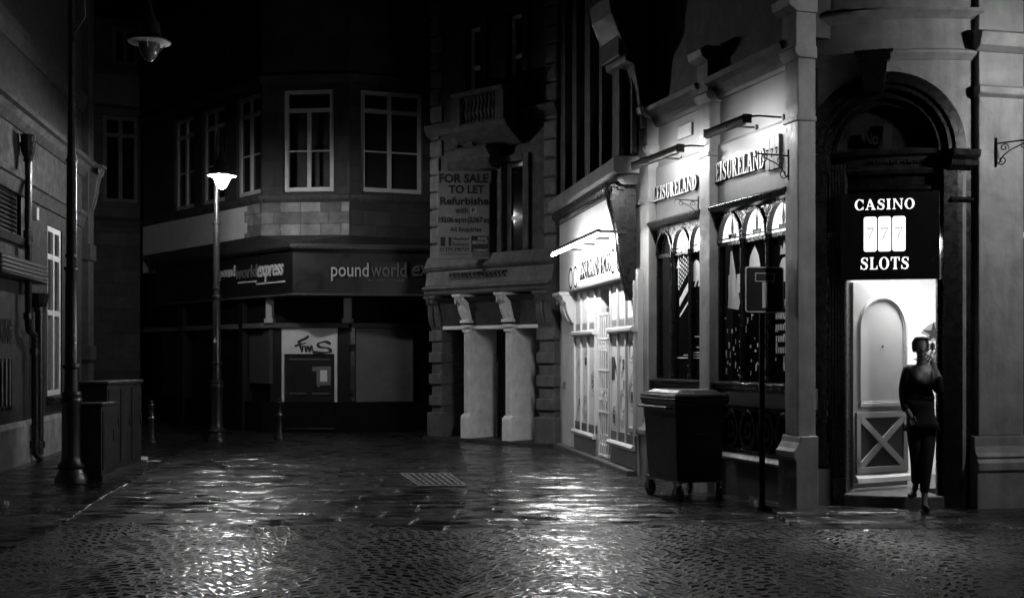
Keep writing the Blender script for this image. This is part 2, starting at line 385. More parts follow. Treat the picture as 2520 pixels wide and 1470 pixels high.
# ------------------------------------------------------------------ ground
def street_mat():
    m, t, p = new_mat("wet_setts"); L_ = t.links
    pos = N(t, "ShaderNodeNewGeometry").outputs['Position']
    sp = N(t, "ShaderNodeSeparateXYZ"); L_.new(pos, sp.inputs[0]); X, Y = sp.outputs[0], sp.outputs[1]
    def brick(x, y, bw_, rh, mort, off=.5):
        c = N(t, "ShaderNodeCombineXYZ"); L_.new(x, c.inputs[0]); L_.new(y, c.inputs[1])
        nz = t.nodes.new("ShaderNodeTexNoise"); nz.inputs['Scale'].default_value = 2.6; nz.inputs['Detail'].default_value = 5; nz.inputs['Roughness'].default_value = .62; L_.new(pos, nz.inputs['Vector'])
        wv = N(t, "ShaderNodeVectorMath", operation='MULTIPLY_ADD'); wv.inputs[1].default_value = (max(.17, bw_*.55), max(.15, rh*.55), 0); L_.new(nz.outputs['Color'], wv.inputs[0]); L_.new(c.outputs[0], wv.inputs[2])
        b = N(t, "ShaderNodeTexBrick"); L_.new(wv.outputs[0], b.inputs['Vector']); b.offset = off
        b.inputs['Scale'].default_value = 1; b.inputs['Brick Width'].default_value = bw_; b.inputs['Row Height'].default_value = rh
        b.inputs['Mortar Size'].default_value = mort; b.inputs['Mortar Smooth'].default_value = 1
        b.inputs['Color1'].default_value = g(0); b.inputs['Color2'].default_value = g(1); b.inputs['Mortar'].default_value = g(.5)
        return b
    rows = brick(X, Y, .72, .46, .03)
    # fan-laid small setts: arcs 1.5 m across
    W_ = 1.5
    fx = mth(t, 'SUBTRACT', mth(t, 'FRACT', mth(t, 'DIVIDE', mth(t, 'ADD', X, .35), W_)), .5)
    arc = mth(t, 'MULTIPLY', mth(t, 'MULTIPLY', fx, fx), W_*1.5)
    yy = mth(t, 'ADD', Y, arc)
    wn_ = t.nodes.new("ShaderNodeTexNoise"); wn_.inputs['Scale'].default_value = 2.2; wn_.inputs['Detail'].default_value = 3; L_.new(pos, wn_.inputs['Vector'])
    ws = N(t, "ShaderNodeSeparateXYZ"); L_.new(wn_.outputs['Color'], ws.inputs[0])
    vy = mth(t, 'ADD', mth(t, 'DIVIDE', yy, .105), mth(t, 'MULTIPLY', ws.outputs[1], 1.5)); row = mth(t, 'FLOOR', vy)
    vx = mth(t, 'ADD', mth(t, 'ADD', mth(t, 'DIVIDE', X, .115), mth(t, 'MULTIPLY', ws.outputs[0], 1.5)), mth(t, 'MULTIPLY', row, .37))
    vc = N(t, "ShaderNodeCombineXYZ"); L_.new(vx, vc.inputs[0]); L_.new(vy, vc.inputs[1])
    ve = N(t, "ShaderNodeTexVoronoi", voronoi_dimensions='2D', feature='DISTANCE_TO_EDGE'); vf = N(t, "ShaderNodeTexVoronoi", voronoi_dimensions='2D', feature='F1')
    for q in (ve, vf): q.inputs['Scale'].default_value = 1; q.inputs['Randomness'].default_value = .62; L_.new(vc.outputs[0], q.inputs['Vector'])
    fan_m = ramp(t, ve.outputs['Distance'], [(.0, 1), (.09, .55), (.3, 0)]); fr_ = N(t, "ShaderNodeSeparateXYZ"); L_.new(vf.outputs['Color'], fr_.inputs[0]); fan_r = fr_.outputs[0]
    wob = mth(t, 'MULTIPLY', mth(t, 'SUBTRACT', noise(t, pos, .9, 6, .7), .5), 2.2)
    k = mth(t, 'GREATER_THAN', mth(t, 'ADD', Y, wob), 10.35)
    def mix(a, b_): return mth(t, 'ADD', mth(t, 'MULTIPLY', a, mth(t, 'SUBTRACT', 1., k)), mth(t, 'MULTIPLY', b_, k))
    rnd = mix(fan_r, rows.outputs['Color']); mort = mix(fan_m, rows.outputs['Fac'])
    n_big = noise(t, pos, .55, 3); n_mid = noise(t, pos, 3.2, 4); n_set = noise(t, pos, 9, 3); n_fine = noise(t, pos, 55, 6, .65)
    mp = N(t, "ShaderNodeMapping"); mp.inputs['Scale'].default_value = (1.1, 4.2, 1); L_.new(pos, mp.inputs[0])
    n_ln = noise(t, mp.outputs[0], 1.5, 4)
    col = ramp(t, mth(t, 'ADD', mth(t, 'MULTIPLY', n_mid, .7), mth(t, 'MULTIPLY', rnd, .35)), [(.2, .006), (.8, .024)])
    L_.new(col, p.inputs['Base Color'])
    pud = ramp(t, mth(t, 'ADD', mth(t, 'MULTIPLY', n_ln, .65), mth(t, 'MULTIPLY', n_big, .35)), [(.54, 0), (.575, 1)])   # standing water
    pud = mth(t, 'MULTIPLY', pud, k)
    rgh = mth(t, 'ADD', mix(mth(t, 'ADD', .07, mth(t, 'MULTIPLY', rnd, .10)), N_v(t, .18)), mth(t, 'MULTIPLY', n_mid, mix(N_v(t, .12), N_v(t, .24))))
    rgh = mth(t, 'MULTIPLY', rgh, mth(t, 'SUBTRACT', 1., mth(t, 'MULTIPLY', pud, .72)))
    rgh = mth(t, 'ADD', rgh, mth(t, 'MULTIPLY', mort, mix(N_v(t, .45), N_v(t, .1))))
    L_.new(rgh, p.inputs['Roughness'])
    dry = mth(t, 'SUBTRACT', 1., mth(t, 'MULTIPLY', pud, .93))
    hgt = mth(t, 'ADD', mth(t, 'MULTIPLY', mort, mix(N_v(t, -.22), N_v(t, -.8))), mth(t, 'MULTIPLY', n_set, mix(N_v(t, .25), N_v(t, .5))))
    hgt = mth(t, 'ADD', hgt, mth(t, 'MULTIPLY', n_fine, .05)); hgt = mth(t, 'MULTIPLY', hgt, dry)
    bn_ = t.nodes.new("ShaderNodeBump"); bn_.inputs['Strength'].default_value = 1; bn_.inputs['Distance'].default_value = .012; L_.new(hgt, bn_.inputs['Height'])
    tx = mth(t, 'MULTIPLY', dry, mix(N_v(t, .2), N_v(t, 1.0))); ty = mth(t, 'MULTIPLY', dry, mix(N_v(t, .95), N_v(t, 2.6)))
    L_.new(tilt(t, pos, tx, ty, rnd, (2.6, 4.6, 1)), bn_.inputs['Normal']); L_.new(bn_.outputs[0], p.inputs['Normal'])
    L_.new(mix(ramp(t, noise(t, pos, .7, 3), [(.36, .2), (.58, .95)]), N_v(t, 1.0)), p.inputs['Specular IOR Level'])
    return m
def tilt(t, pos, tx, ty, rnd, sc):
    """facing of each worn stone: small random tilts and hollows"""
    L_ = t.links; mp = N(t, "ShaderNodeMapping"); mp.inputs['Scale'].default_value = sc; L_.new(pos, mp.inputs[0])
    nz = t.nodes.new("ShaderNodeTexNoise"); nz.inputs['Scale'].default_value = 1.; nz.inputs['Detail'].default_value = 5; nz.inputs['Roughness'].default_value = .62; L_.new(mp.outputs[0], nz.inputs['Vector'])
    s = N(t, "ShaderNodeSeparateXYZ"); L_.new(nz.outputs['Color'], s.inputs[0])
    y = mth(t, 'ADD', mth(t, 'SUBTRACT', s.outputs[1], .5), mth(t, 'MULTIPLY', mth(t, 'SUBTRACT', rnd, .5), .12))
    c = N(t, "ShaderNodeCombineXYZ"); L_.new(mth(t, 'MULTIPLY', mth(t, 'SUBTRACT', s.outputs[0], .5), tx), c.inputs[0]); L_.new(mth(t, 'MULTIPLY', y, ty), c.inputs[1]); c.inputs[2].default_value = 1
    n = N(t, "ShaderNodeVectorMath", operation='NORMALIZE'); L_.new(c.outputs[0], n.inputs[0]); return n.outputs[0]
def N_v(t, v):
    n = N(t, "ShaderNodeValue"); n.outputs[0].default_value = v; return n.outputs[0]
def flag_mat(name, bw_, rh, base, ang):
    m, t, p = new_mat(name); L_ = t.links
    pos = N(t, "ShaderNodeNewGeometry").outputs['Position']
    mp = N(t, "ShaderNodeMapping"); mp.inputs['Rotation'].default_value = (0, 0, R_(ang)); L_.new(pos, mp.inputs[0])
    b = N(t, "ShaderNodeTexBrick"); L_.new(mp.outputs[0], b.inputs['Vector']); b.inputs['Scale'].default_value = 1
    b.inputs['Brick Width'].default_value = bw_; b.inputs['Row Height'].default_value = rh; b.inputs['Mortar Size'].default_value = .012; b.inputs['Mortar Smooth'].default_value = .6
    b.inputs['Color1'].default_value = g(base*.6); b.inputs['Color2'].default_value = g(base*1.4); b.inputs['Mortar'].default_value = g(base*.4); L_.new(b.outputs[0], p.inputs['Base Color'])
    mp2 = N(t, "ShaderNodeMapping"); mp2.inputs['Scale'].default_value = (.9, 4.5, 1); L_.new(pos, mp2.inputs[0])
    n_ln = noise(t, mp2.outputs[0], 1.7, 5); pud = ramp(t, n_ln, [(.52, 0), (.56, 1)]); p.inputs['Specular IOR Level'].default_value = .9
    n_set = noise(t, pos, 7, 4); n_f = noise(t, pos, 45, 6, .65)
    L_.new(mth(t, 'MULTIPLY', mth(t, 'ADD', .14, mth(t, 'MULTIPLY', n_set, .26)), mth(t, 'SUBTRACT', 1., mth(t, 'MULTIPLY', pud, .7))), p.inputs['Roughness'])
    dry = mth(t, 'SUBTRACT', 1., mth(t, 'MULTIPLY', pud, .93))
    h = mth(t, 'ADD', mth(t, 'MULTIPLY', n_set, .5), mth(t, 'MULTIPLY', n_f, .1)); h = mth(t, 'SUBTRACT', h, mth(t, 'MULTIPLY', b.outputs['Fac'], .9)); h = mth(t, 'MULTIPLY', h, dry)
    bn_ = t.nodes.new("ShaderNodeBump"); bn_.inputs['Strength'].default_value = 1; bn_.inputs['Distance'].default_value = .012; L_.new(h, bn_.inputs['Height'])
    rb = N(t, "ShaderNodeRGBToBW"); L_.new(b.outputs[0], rb.inputs[0])
    L_.new(tilt(t, pos, mth(t, 'MULTIPLY', dry, .9), mth(t, 'MULTIPLY', dry, 2.5), rb.outputs[0], (1.8, 3.8, 1)), bn_.inputs['Normal']); L_.new(bn_.outputs[0], p.inputs['Normal']); return m

def sheet(name, pts, z, th, mat):
    m = MB(); b = [m.w((x, y, z-th)) for x, y in pts]; q = [m.w((x, y, z)) for x, y in pts]; n = len(pts)
    m.f.append(q); m.f.append(b[::-1])
    for i in range(n): m.f.append([q[i], b[i], b[(i+1) % n], q[(i+1) % n]])
    o = m.build(name, mat); o['kind'] = 'structure'; return o
sheet("street", [(-60, -15), (60, -15), (60, 90), (-60, 90)], 0, .3, street_mat())
sheet("pavement", [(.12, 10.45), (2.45, 10.9), (3.2, 11.6), (2.2, 15.5), (1.6, 19.6), (-.9, 19.6), (-.52, 14.2)], .005, .1, flag_mat("wet_flagstones", .75, .62, .025, 14))
sheet("pavement.001", [(-12, 8.5), (-4.0, 8.5), (-4.1, 10.2), (-4.45, 12.2), (-5.0, 16.2), (-5.6, 20.0), (-12, 24)], .012, .1, flag_mat("dark_flagstones", .6, .6, .012, -8))

m = MB(); xs_ = [2.55, 3.2, 4.2, 5.4, 9.0]; ys_ = [10.25, 11.0, 12.6]; zz_ = [.004, .05, .052]
gq = [[m.w((x, y, z)) for x in xs_] for y, z in zip(ys_, zz_)]; gb = [[m.w((x, y, -.2)) for x in xs_] for y in ys_]
for i in range(2):
    for j in range(4): m.f.append([gq[i][j], gq[i][j+1], gq[i+1][j+1], gq[i+1][j]]); m.f.append([gb[i][j], gb[i+1][j], gb[i+1][j+1], gb[i][j+1]])
for i in range(2): m.f.append([gq[i][0], gq[i+1][0], gb[i+1][0], gb[i][0]]); m.f.append([gq[i][4], gb[i][4], gb[i+1][4], gq[i+1][4]])
for j in range(4): m.f.append([gq[0][j], gb[0][j], gb[0][j+1], gq[0][j+1]]); m.f.append([gq[2][j], gq[2][j+1], gb[2][j+1], gb[2][j]])
o = m.build("pavement", D.materials["wet_setts"]); o['kind'] = 'structure'
# ------------------------------------------------------------------ amusement arcade: two bays and the rounded casino corner
L = Fr(2.784, 11.635, .309, -.951)
A = Arc(4.17, 13.10, 1.88, R_(-38))
lz = lambda v, u=1850: L.z(u, v)
oP = .10
aB0, aB1 = L.a(1721, oP), L.a(1746, oP); aC0, aC1 = L.a(1932, oP), L.a(1964, oP); aA0, aA1 = L.a(1563, oP), L.a(1596, oP)
arc = thing("amusement_arcade", "pale painted Victorian corner building with arched windows and a rounded casino doorway", "building", (3.2, 11.9, 0))
z_pl, z_pan, z_sill, z_wt = lz(1122), lz(1000), lz(944), lz(497)
z_fas, z_cor = lz(330), lz(190)
TOP = 7.2
bays = ((aA1, aB0), (aB1, aC0))
# wall of the two bays
m = MB(L)
m.box(aA0, aC0+.12, -.1, z_pl-.06, -.35, .03)
for a0, a1 in bays:
    m.box(a0, a1, z_pan, z_sill-.03, -.35, .0)
    m.box(a0, a1, z_fas+.02, z_cor-.08, -.35, -.035)
m.build("wall", wallsgn, arc, bev=.004)
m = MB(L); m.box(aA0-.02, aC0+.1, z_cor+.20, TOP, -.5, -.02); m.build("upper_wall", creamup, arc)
m = MB(L)
for a0, a1 in bays: m.prof(a0-.02, a1+.02, [(z_pl-.06, -.1), (z_pl-.06, .075), (z_pl-.03, .08), (z_pl, .05), (z_pl+.012, -.1)])
m.build("plinth_ledge", plinthm, arc, bev=.004)
# carved dark dado panels
for a0, a1 in bays:
    dp = MB(L); dp.box(a0, a1, z_pl+.012, z_pan, -.3, -.07)
    dado = dp.build("carved_panel", dark, arc)
    m = MB(L); m.box(a0+.03, a1-.03, z_pan-.05, z_pan-.01, -.07, -.035); m.box(a0+.03, a1-.03, z_pl+.03, z_pl+.06, -.07, -.035)
    n = 4; st = (a1-a0-.1)/n; zc = (z_pl+z_pan)/2
    for i in range(n):
        c = a0+.05+st*(i+.5); r = min(st*.48, (z_pan-z_pl)*.36)
        m.arch(c, zc, r*.74, r, 0, 360, -.07, -.03, 24, 1.25); m.arch(c, zc, r*.25, r*.42, 0, 360, -.07, -.04, 16, 1.4)
        for k in range(4):
            t = R_(45+90*k); m.prism([(c+math.cos(t)*r*.4, zc+math.sin(t)*r*.5), (c+math.cos(t+.25)*r*.75, zc+math.sin(t+.25)*r*.9), (c+math.cos(t-.25)*r*.75, zc+math.sin(t-.25)*r*.9)], -.07, -.045)
    m.build("carving", darkw, dado, bev=.004)
# windows: three arched lights in each bay
EMs = EM("backlit_stained_glass", 1., 1.9); pane_low = GL("shop_window_glass", .006, .06)
lead = M("lead_and_dark_glass", .02, .3, .2, 20, .05, 60); tint = M("tinted_glass", .12, .25, .2, 30, .05, 60)
postm = {}
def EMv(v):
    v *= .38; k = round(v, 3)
    if k not in postm: postm[k] = EM("window_graphic_glow_%d" % int(k*1000), 1., k)
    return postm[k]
z_spr = lz(600); z_spr2 = z_spr+.06
for bi, (a0, a1) in enumerate(bays):
    wn = MB(L); n = 3; wd = (a1-a0); lw = wd/n; ztop = z_wt
    zs = z_spr2+.02; r = lw*.5-.03
    hole = []
    # dark head pierced by three arches: spandrel strips built round each arch
    for i in range(n):
        c = a0+lw*(i+.5); K = 14; sy = 1.28
        for k in range(K):
            t0, t1 = math.pi-math.pi*k/K, math.pi-math.pi*(k+1)/K
            x0, x1 = c+r*math.cos(t0), c+r*math.cos(t1); y0, y1 = zs+r*sy*math.sin(t0), zs+r*sy*math.sin(t1)
            wn.prism([(x0, y0), (x1, y1), (x1, ztop), (x0, ztop)], -.10, -.012)
        wn.arch(c, zs, r, r+.022, 0, 180, -.012, .008, 20, sy)
        if i: wn.box(a0+lw*i-.03, a0+lw*i+.03, z_sill, ztop, -.10, -.012); wn.lathe(L.m(a0+lw*i, z_sill, -.012), [(.03, 0), (.03, .06), (.02, .09), (.02, zs-z_sill-.1), (.033, zs-z_sill-.06), (.033, zs-z_sill)], 10)
    wn.box(a0, a0+.03, z_sill, ztop, -.10, -.012); wn.box(a1-.03, a1, z_sill, ztop, -.10, -.012)
    wn.box(a0+.03, a1-.03, zs-.045, zs+.0, -.09, -.02)
    wo_ = wn.build("window", dark, arc)
    m = MB(L); m.prof(a0-.02, a1+.02, [(z_wt-.05, -.1), (z_wt-.05, .03), (z_wt-.03, .09), (z_wt+.03, .12), (z_wt+.05, .10), (z_wt+.07, .02), (z_wt+.07, -.1)])
    m.build("window_cornice", darkw, wo_, bev=.004)
    m = MB(L); m.prof(a0-.03, a1+.03, [(z_sill-.06, -.2), (z_sill-.06, .05), (z_sill-.045, .06), (z_sill-.02, .06), (z_sill-.015, .09), (z_sill+.01, .09), (z_sill+.02, .05), (z_sill+.02, -.2)])
    m.build("sill", darkw, wo_, bev=.004)
    sg = MB(L); low = MB(L); ld = MB(L); tn = MB(L)
    for i in range(n):
        if bi == 0 and i == 0:
            low.box(a0+.04, a0+lw-.04, z_sill, zs+r*1.3, -.07, -.05); continue
        c = a0+lw*(i+.5); sy = 1.28
        pts = [(c-r, zs+.005), (c+r, zs+.005)]+[(c+r*math.cos(math.pi*k/16), zs+r*sy*math.sin(math.pi*k/16)) for k in range(17)]
        sg.prism(pts, -.07, -.05); low.box(c-r, c+r, z_sill+.02, zs-.045, -.07, -.05)
        zc = zs+r*.62; ht = r*.5; q = r*.11
        ld.prism([(c, zc+ht), (c-q*.8, zc+ht*.4), (c-q, zc), (c-q*.7, zc-ht*.5), (c, zc-ht*.9), (c+q*.7, zc-ht*.5), (c+q, zc), (c+q*.8, zc+ht*.4)], -.049, -.042)
        ld.arch(c, zs+r*.34, r*.36, r*.38, 180, 360, -.049, -.042, 14, .95)
        ld.box(c-r, c-r*.37, zs+r*.36, zs+r*.375, -.049, -.043); ld.box(c+r*.37, c+r, zs+r*.36, zs+r*.375, -.049, -.043)
        ld.box(c-.004, c+.004, zs+r*1.1, zs+r*sy*.99, -.049, -.043)
        for s_ in (-1, 1): tn.arch(c+s_*r*.2, zs+r*.35, r*.03, r*.15, 180, 360, -.049, -.0425, 10, 1.6)
        ld.box(c-r, c+r, zs+.03, zs+.045, -.049, -.043)
    sg.build("stained_glass", EMs, wo_); low.build("pane", pane_low, wo_); ld.build("leading", lead, wo_); tn.build("tulip_petal", tint, wo_)
    # printed night skyline in the lower panes, given its own glow to show
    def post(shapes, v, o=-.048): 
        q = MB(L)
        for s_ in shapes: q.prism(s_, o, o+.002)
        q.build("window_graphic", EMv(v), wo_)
    H = zs-z_sill; fx = lambda f: a0+wd*f; fz = lambda f: z_sill+.02+H*f
    rr = random.Random(bi+3)
    if bi == 0:
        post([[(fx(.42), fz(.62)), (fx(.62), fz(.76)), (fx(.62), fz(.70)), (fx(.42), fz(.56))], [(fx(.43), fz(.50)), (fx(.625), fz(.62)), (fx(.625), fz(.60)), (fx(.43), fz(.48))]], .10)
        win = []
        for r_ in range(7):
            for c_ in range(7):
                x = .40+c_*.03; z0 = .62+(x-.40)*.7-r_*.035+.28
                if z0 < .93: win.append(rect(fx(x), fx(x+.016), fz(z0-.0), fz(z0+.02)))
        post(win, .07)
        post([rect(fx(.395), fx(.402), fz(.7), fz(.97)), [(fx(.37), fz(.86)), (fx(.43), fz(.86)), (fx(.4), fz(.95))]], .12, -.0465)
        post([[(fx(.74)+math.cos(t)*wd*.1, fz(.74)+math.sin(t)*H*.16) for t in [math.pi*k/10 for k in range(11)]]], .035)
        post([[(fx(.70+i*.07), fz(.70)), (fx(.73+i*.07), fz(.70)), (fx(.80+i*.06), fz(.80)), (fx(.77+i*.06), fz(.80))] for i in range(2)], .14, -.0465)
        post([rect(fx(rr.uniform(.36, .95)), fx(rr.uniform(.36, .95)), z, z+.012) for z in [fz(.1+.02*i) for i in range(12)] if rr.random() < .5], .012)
    else:
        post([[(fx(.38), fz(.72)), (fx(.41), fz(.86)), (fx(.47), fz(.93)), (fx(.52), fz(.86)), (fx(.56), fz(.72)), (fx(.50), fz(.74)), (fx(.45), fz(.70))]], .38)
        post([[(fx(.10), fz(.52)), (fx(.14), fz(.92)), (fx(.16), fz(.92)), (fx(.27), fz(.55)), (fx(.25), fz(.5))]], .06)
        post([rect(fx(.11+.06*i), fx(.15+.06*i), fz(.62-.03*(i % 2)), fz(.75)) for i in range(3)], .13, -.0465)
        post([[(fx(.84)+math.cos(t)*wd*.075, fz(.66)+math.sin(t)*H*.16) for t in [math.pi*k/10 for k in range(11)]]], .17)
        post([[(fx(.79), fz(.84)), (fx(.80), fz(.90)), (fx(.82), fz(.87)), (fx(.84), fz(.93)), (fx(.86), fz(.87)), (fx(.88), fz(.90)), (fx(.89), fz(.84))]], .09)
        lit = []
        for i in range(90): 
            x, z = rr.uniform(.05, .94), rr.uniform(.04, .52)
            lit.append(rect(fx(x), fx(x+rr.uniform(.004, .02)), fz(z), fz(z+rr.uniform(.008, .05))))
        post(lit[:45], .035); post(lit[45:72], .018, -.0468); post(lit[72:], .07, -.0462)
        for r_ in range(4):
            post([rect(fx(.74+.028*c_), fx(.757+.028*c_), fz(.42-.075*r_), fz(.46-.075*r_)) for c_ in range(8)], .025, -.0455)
# raised sign board of each fascia, cornice, capitals
m = MB(L)
for a0, a1 in bays: m.prof(a0+.01, a1-.01, [(z_wt+.07, -.1), (z_wt+.07, .0), (z_fas, .0), (z_fas+.035, -.02), (z_fas+.035, -.1)])
m.build("fascia", wallsgn, arc, bev=.003)
m = MB(L)
for a0, a1 in bays: m.prof(a0-.02, a1+.02, [(z_cor-.08, -.2), (z_cor-.08, .0), (z_cor-.05, .03), (z_cor, .05), (z_cor+.05, .09), (z_cor+.09, .16), (z_cor+.15, .18), (z_cor+.17, .1), (z_cor+.2, -.2)])
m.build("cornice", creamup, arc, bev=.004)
m = MB(L); v0, v1 = L.h(1665, 345), L.h(1700, 300); ha = (v0[0], v1[0]); m.box(ha[0], ha[1], v0[1], v1[1], -.04, -.015); vent = m.build("air_vent", greyd, arc)
m = MB(L)
for i in range(8): z = v0[1]+(v1[1]-v0[1])*(i+.25)/8; m.prof(ha[0]+.01, ha[1]-.01, [(z, -.02), (z+.012, .0), (z+.02, -.02)])
m.build("louvre", grey, vent)
# pilasters
def pilaster(a0, a1, o, zt, zb=1.0, nm="pilaster", vis=True):
    m = MB(L); c = .05
    m.box(a0-c, a1+c, -.1, .52, -.1, o+c)
    m.prof(a0-c, a1+c, [(.52, -.1), (.52, o+c), (.56, o+c+.03), (.61, o+c+.03), (.64, o+c), (.70, o+.015), (.76, o), (.76, -.1)])
    m.box(a0, a1, .76, zt, -.1, o)
    m.box(a0-.02, a1+.02, zt-.62, zt-.57, -.1, o+.025); m.prof(a0-.03, a1+.03, [(zt, -.1), (zt, o), (zt+.04, o+.05), (zt+.09, o+.06), (zt+.12, o+.03), (zt+.12, -.1)])
    m.box(a0-.01, a1+.01, zt+.12, zt+.45, -.1, o+.03); m.prof(a0-.04, a1+.04, [(zt+.45, -.1), (zt+.45, o+.04), (zt+.5, o+.12), (zt+.58, o+.14), (zt+.63, o+.06), (zt+.63, -.1)])
    return m.build(nm, cream, arc, bev=.008)
pilaster(aB0, aB1, oP, z_cor-.1)
pilaster(aC0, aC1, oP, z_cor-.06)
pilaster(aA0, aA1, oP, z_cor-.42)
# big scrolled corbel at the far end of the upper wall
k0, k1 = L.a(1566), L.a(1606)
zz = lambda v: L.z(1585, v)
m = MB(L)
m.prof(k0-.05, k1+.1, [(zz(330), -.1), (zz(330), .2), (zz(240), .24), (zz(180), .30), (zz(172), .42), (zz(140), .44), (zz(110), .50), (zz(60), .62), (zz(20), .66), (zz(-30), .60), (zz(-60), .45), (zz(-60), -.1)])
m.box(k0-.02, k1+.06, zz(160), zz(80), .44, .50)
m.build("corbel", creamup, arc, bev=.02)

# ---- rounded corner
sA = lambda u, o=0.: A.a(u, o)
az = lambda v, u=2180: A.z(u, v)
aL = 0.0; aR = A.r*R_(52)
ac = (sA(1986)+sA(2367))/2; R1 = .77; R0 = .47; zsp = az(372)
step = .17; d0, d1 = sA(2082), sA(2312)
zb0, zb1 = az(685, 2200), az(470, 2200)
# masonry round the arch: vertical strips from the extrados up
m = MB(A); K = 28; ZT = TOP
for k in range(K):
    t0, t1 = math.pi-math.pi*k/K, math.pi-math.pi*(k+1)/K
    m.prism([(ac+R1*math.cos(t0), zsp+R1*math.sin(t0)), (ac+R1*math.cos(t1), zsp+R1*math.sin(t1)), (ac+R1*math.cos(t1), ZT), (ac+R1*math.cos(t0), ZT)], -.3, .0)
m.box(aL-.02, ac-R1, -.1, ZT, -.3, 0); m.box(ac+R1, aR, -.1, ZT, -.3, 0)
m.build("corner_wall", cream, arc)
m = MB(A)
for v, d in ((143, .05), (42, .10)):
    z = az(v); m.prof(aL, aR, [(z-.03, -.1), (z-.03, .01), (z, d*.5), (z+.03, d), (z+.06, d), (z+.08, .01), (z+.08, -.1)])
m.build("string_course", cream, arc, bev=.004)
# dark joinery surround
m = MB(A)
m.arch(ac, zsp, R0+.14, R1-.02, 0, 180, -.25, .03, 30); m.arch(ac, zsp, R1-.1, R1+.01, 0, 180, .0, .055, 30)
m.arch(ac, zsp, R0+.06, R0+.14, 0, 180, -.25, -.02, 30); m.arch(ac, zsp, R0, R0+.06, 0, 180, -.25, -.07, 30)
sur = m.build("arch_surround", dark, arc, bev=.004)
z0, z1 = az(215), az(128); ak = sA(2150)
m = MB(A); m.prism([(ak-.09, z0-.06), (ak+.09, z0-.06), (ak+.125, z1-.1), (ak-.125, z1-.1)], -.1, .10); m.box(ak-.15, ak+.15, z1-.1, z1-.03, -.05, .13); m.box(ak-.17, ak+.17, z1-.03, z1, -.05, .15)
m.build("keystone", dark, arc, bev=.006)
# fanlight above the door with the house number
zl0, zl1 = az(420), az(372)
fl = MB(A); fl.prism([(ac-R0*1.0, zsp), (ac+R0, zsp)]+[(ac+R0*math.cos(math.pi*k/20), zsp+R0*math.sin(math.pi*k/20)) for k in range(1, 20)], -.2, -.17)
fan = fl.build("fanlight", darkw, arc)
v_, f_ = sans("1", off=.02)
m = MB(A); m.flat(v_, f_, ac+.0, zsp+.03, .09, .27, -.17, -.15)
v_, f_ = sans("No", off=.02); m.flat(v_, f_, ac-.2, zsp+.1, .15, .13, -.17, -.15); m.build("house_number", inkm, fan)
m = MB(A)
m.prof(ac-R0-.05, ac+R0+.05, [(zl0-.02, -.3), (zl0-.02, -.08), (zl0+.02, -.05), (zl0+.05, -.09), (zl1-.04, -.09), (zl1-.02, -.04), (zl1+.02, -.02), (zl1+.04, -.06), (zl1+.04, -.3)])
rr = random.Random(5)
for i in range(16):
    a = ac-.1+i*.034; m.lathe(A.m(a, (zl0+zl1)/2+rr.uniform(-.01, .01), -.085), [(.004, -.02), (.016, -.01), (.02, 0), (.016, .01), (.004, .02)], 8)
m.build("transom", darkw, arc, bev=.003)
m = MB(A); m.box(d0-.02, d1+.02, zb1+.06, zl0-.02, -.3, -.12); m.prof(d0-.02, d1+.02, [(zb1, -.2), (zb1, -.12), (zb1+.03, -.08), (zb1+.06, -.08), (zb1+.08, -.12), (zb1+.08, -.2)]); m.build("door_head", dark, arc, bev=.003)
# jambs, capitals, bases
jl0, jl1 = sA(1996), d0; jr0, jr1 = d1, sA(2391)
m = MB(A)
m.box(jl0, sA(2034), .0, zl0+.1, -.3, .0); m.box(jr0+.04, jr1, .0, zl0+.1, -.12, .0)
for a0, a1 in ((jl0-.05, sA(2040)), (jr0+.09, jr1+.03)):
    m.prof(a0, a1, [(zl0+.0, -.2), (zl0+.0, .01), (zl0+.04, .06), (zl0+.1, .07), (zl0+.13, .11), (zl0+.19, .12), (zl0+.21, .05), (zl0+.21, -.2)])
    m.prof(a0+.02, a1-.02, [(zl0-.32, -.2), (zl0-.32, .005), (zl0-.29, .03), (zl0-.26, .005), (zl0-.26, -.2)])
m.box(jr0+.0, jr0+.04, step, zb0, -.10, -.05)
m.build("door_jamb", dark, arc, bev=.005)
flm = M("worn_brown_paint", .05, .3, .3, 12, .15, 30, streak=True)
m = MB(A); a0, a1 = sA(2037), d0-.005
m.box(a0, a1, .02, .32, -.3, -.035); m.box(a0, a1, .32, zl0, -.3, -.06)
nf = 6
for i in range(nf):
    x0 = a0+(a1-a0)*i/nf; x1 = x0+(a1-a0)/nf*.62; m.box(x0, x1, .32, zb1+.3, -.06, -.035-.002*i)
m.build("fluted_jamb", flm, arc, bev=.006)
m = MB(A); m.box(d0-.02, d1+.04, -.05, step, -.9, .035); m.build("doorstep", smooth, arc, bev=.015)
# pier right of the doorway
pR = A.m(aR, 0, 0); PD = Fr(pR.x-.01, pR.y, math.cos(R_(13)), math.sin(R_(13)))
pd0, pd1 = PD.a(2398), PD.a(2508); o = .07
m = MB(PD); c = .05
m.box(pd0, pd1, .76, 4.55, -.4, o); m.box(pd0-c, pd1+c, -.1, .40, -.4, o+c)
m.prof(pd0-c, pd1+c, [(.40, -.4), (.40, o+c), (.43, o+c+.02), (.50, o+c+.02), (.54, o+c-.01), (.56, o+c+.01), (.6, o+.02), (.66, o), (.76, o), (.76, -.4)])
m.prof(pd0-.02, pd1+.03, [(4.1, -.3), (4.1, o), (4.13, o+.04), (4.2, o+.05), (4.22, o), (4.22, -.3)])
m.prof(pd0-.03, pd1+.05, [(4.55, -.4), (4.55, o), (4.6, o+.06), (4.72, o+.1), (4.76, o+.02), (4.76, -.4)])
m.box(pd0, pd1, 4.76, TOP, -.4, o); m.build("pilaster", cream, arc, bev=.01)
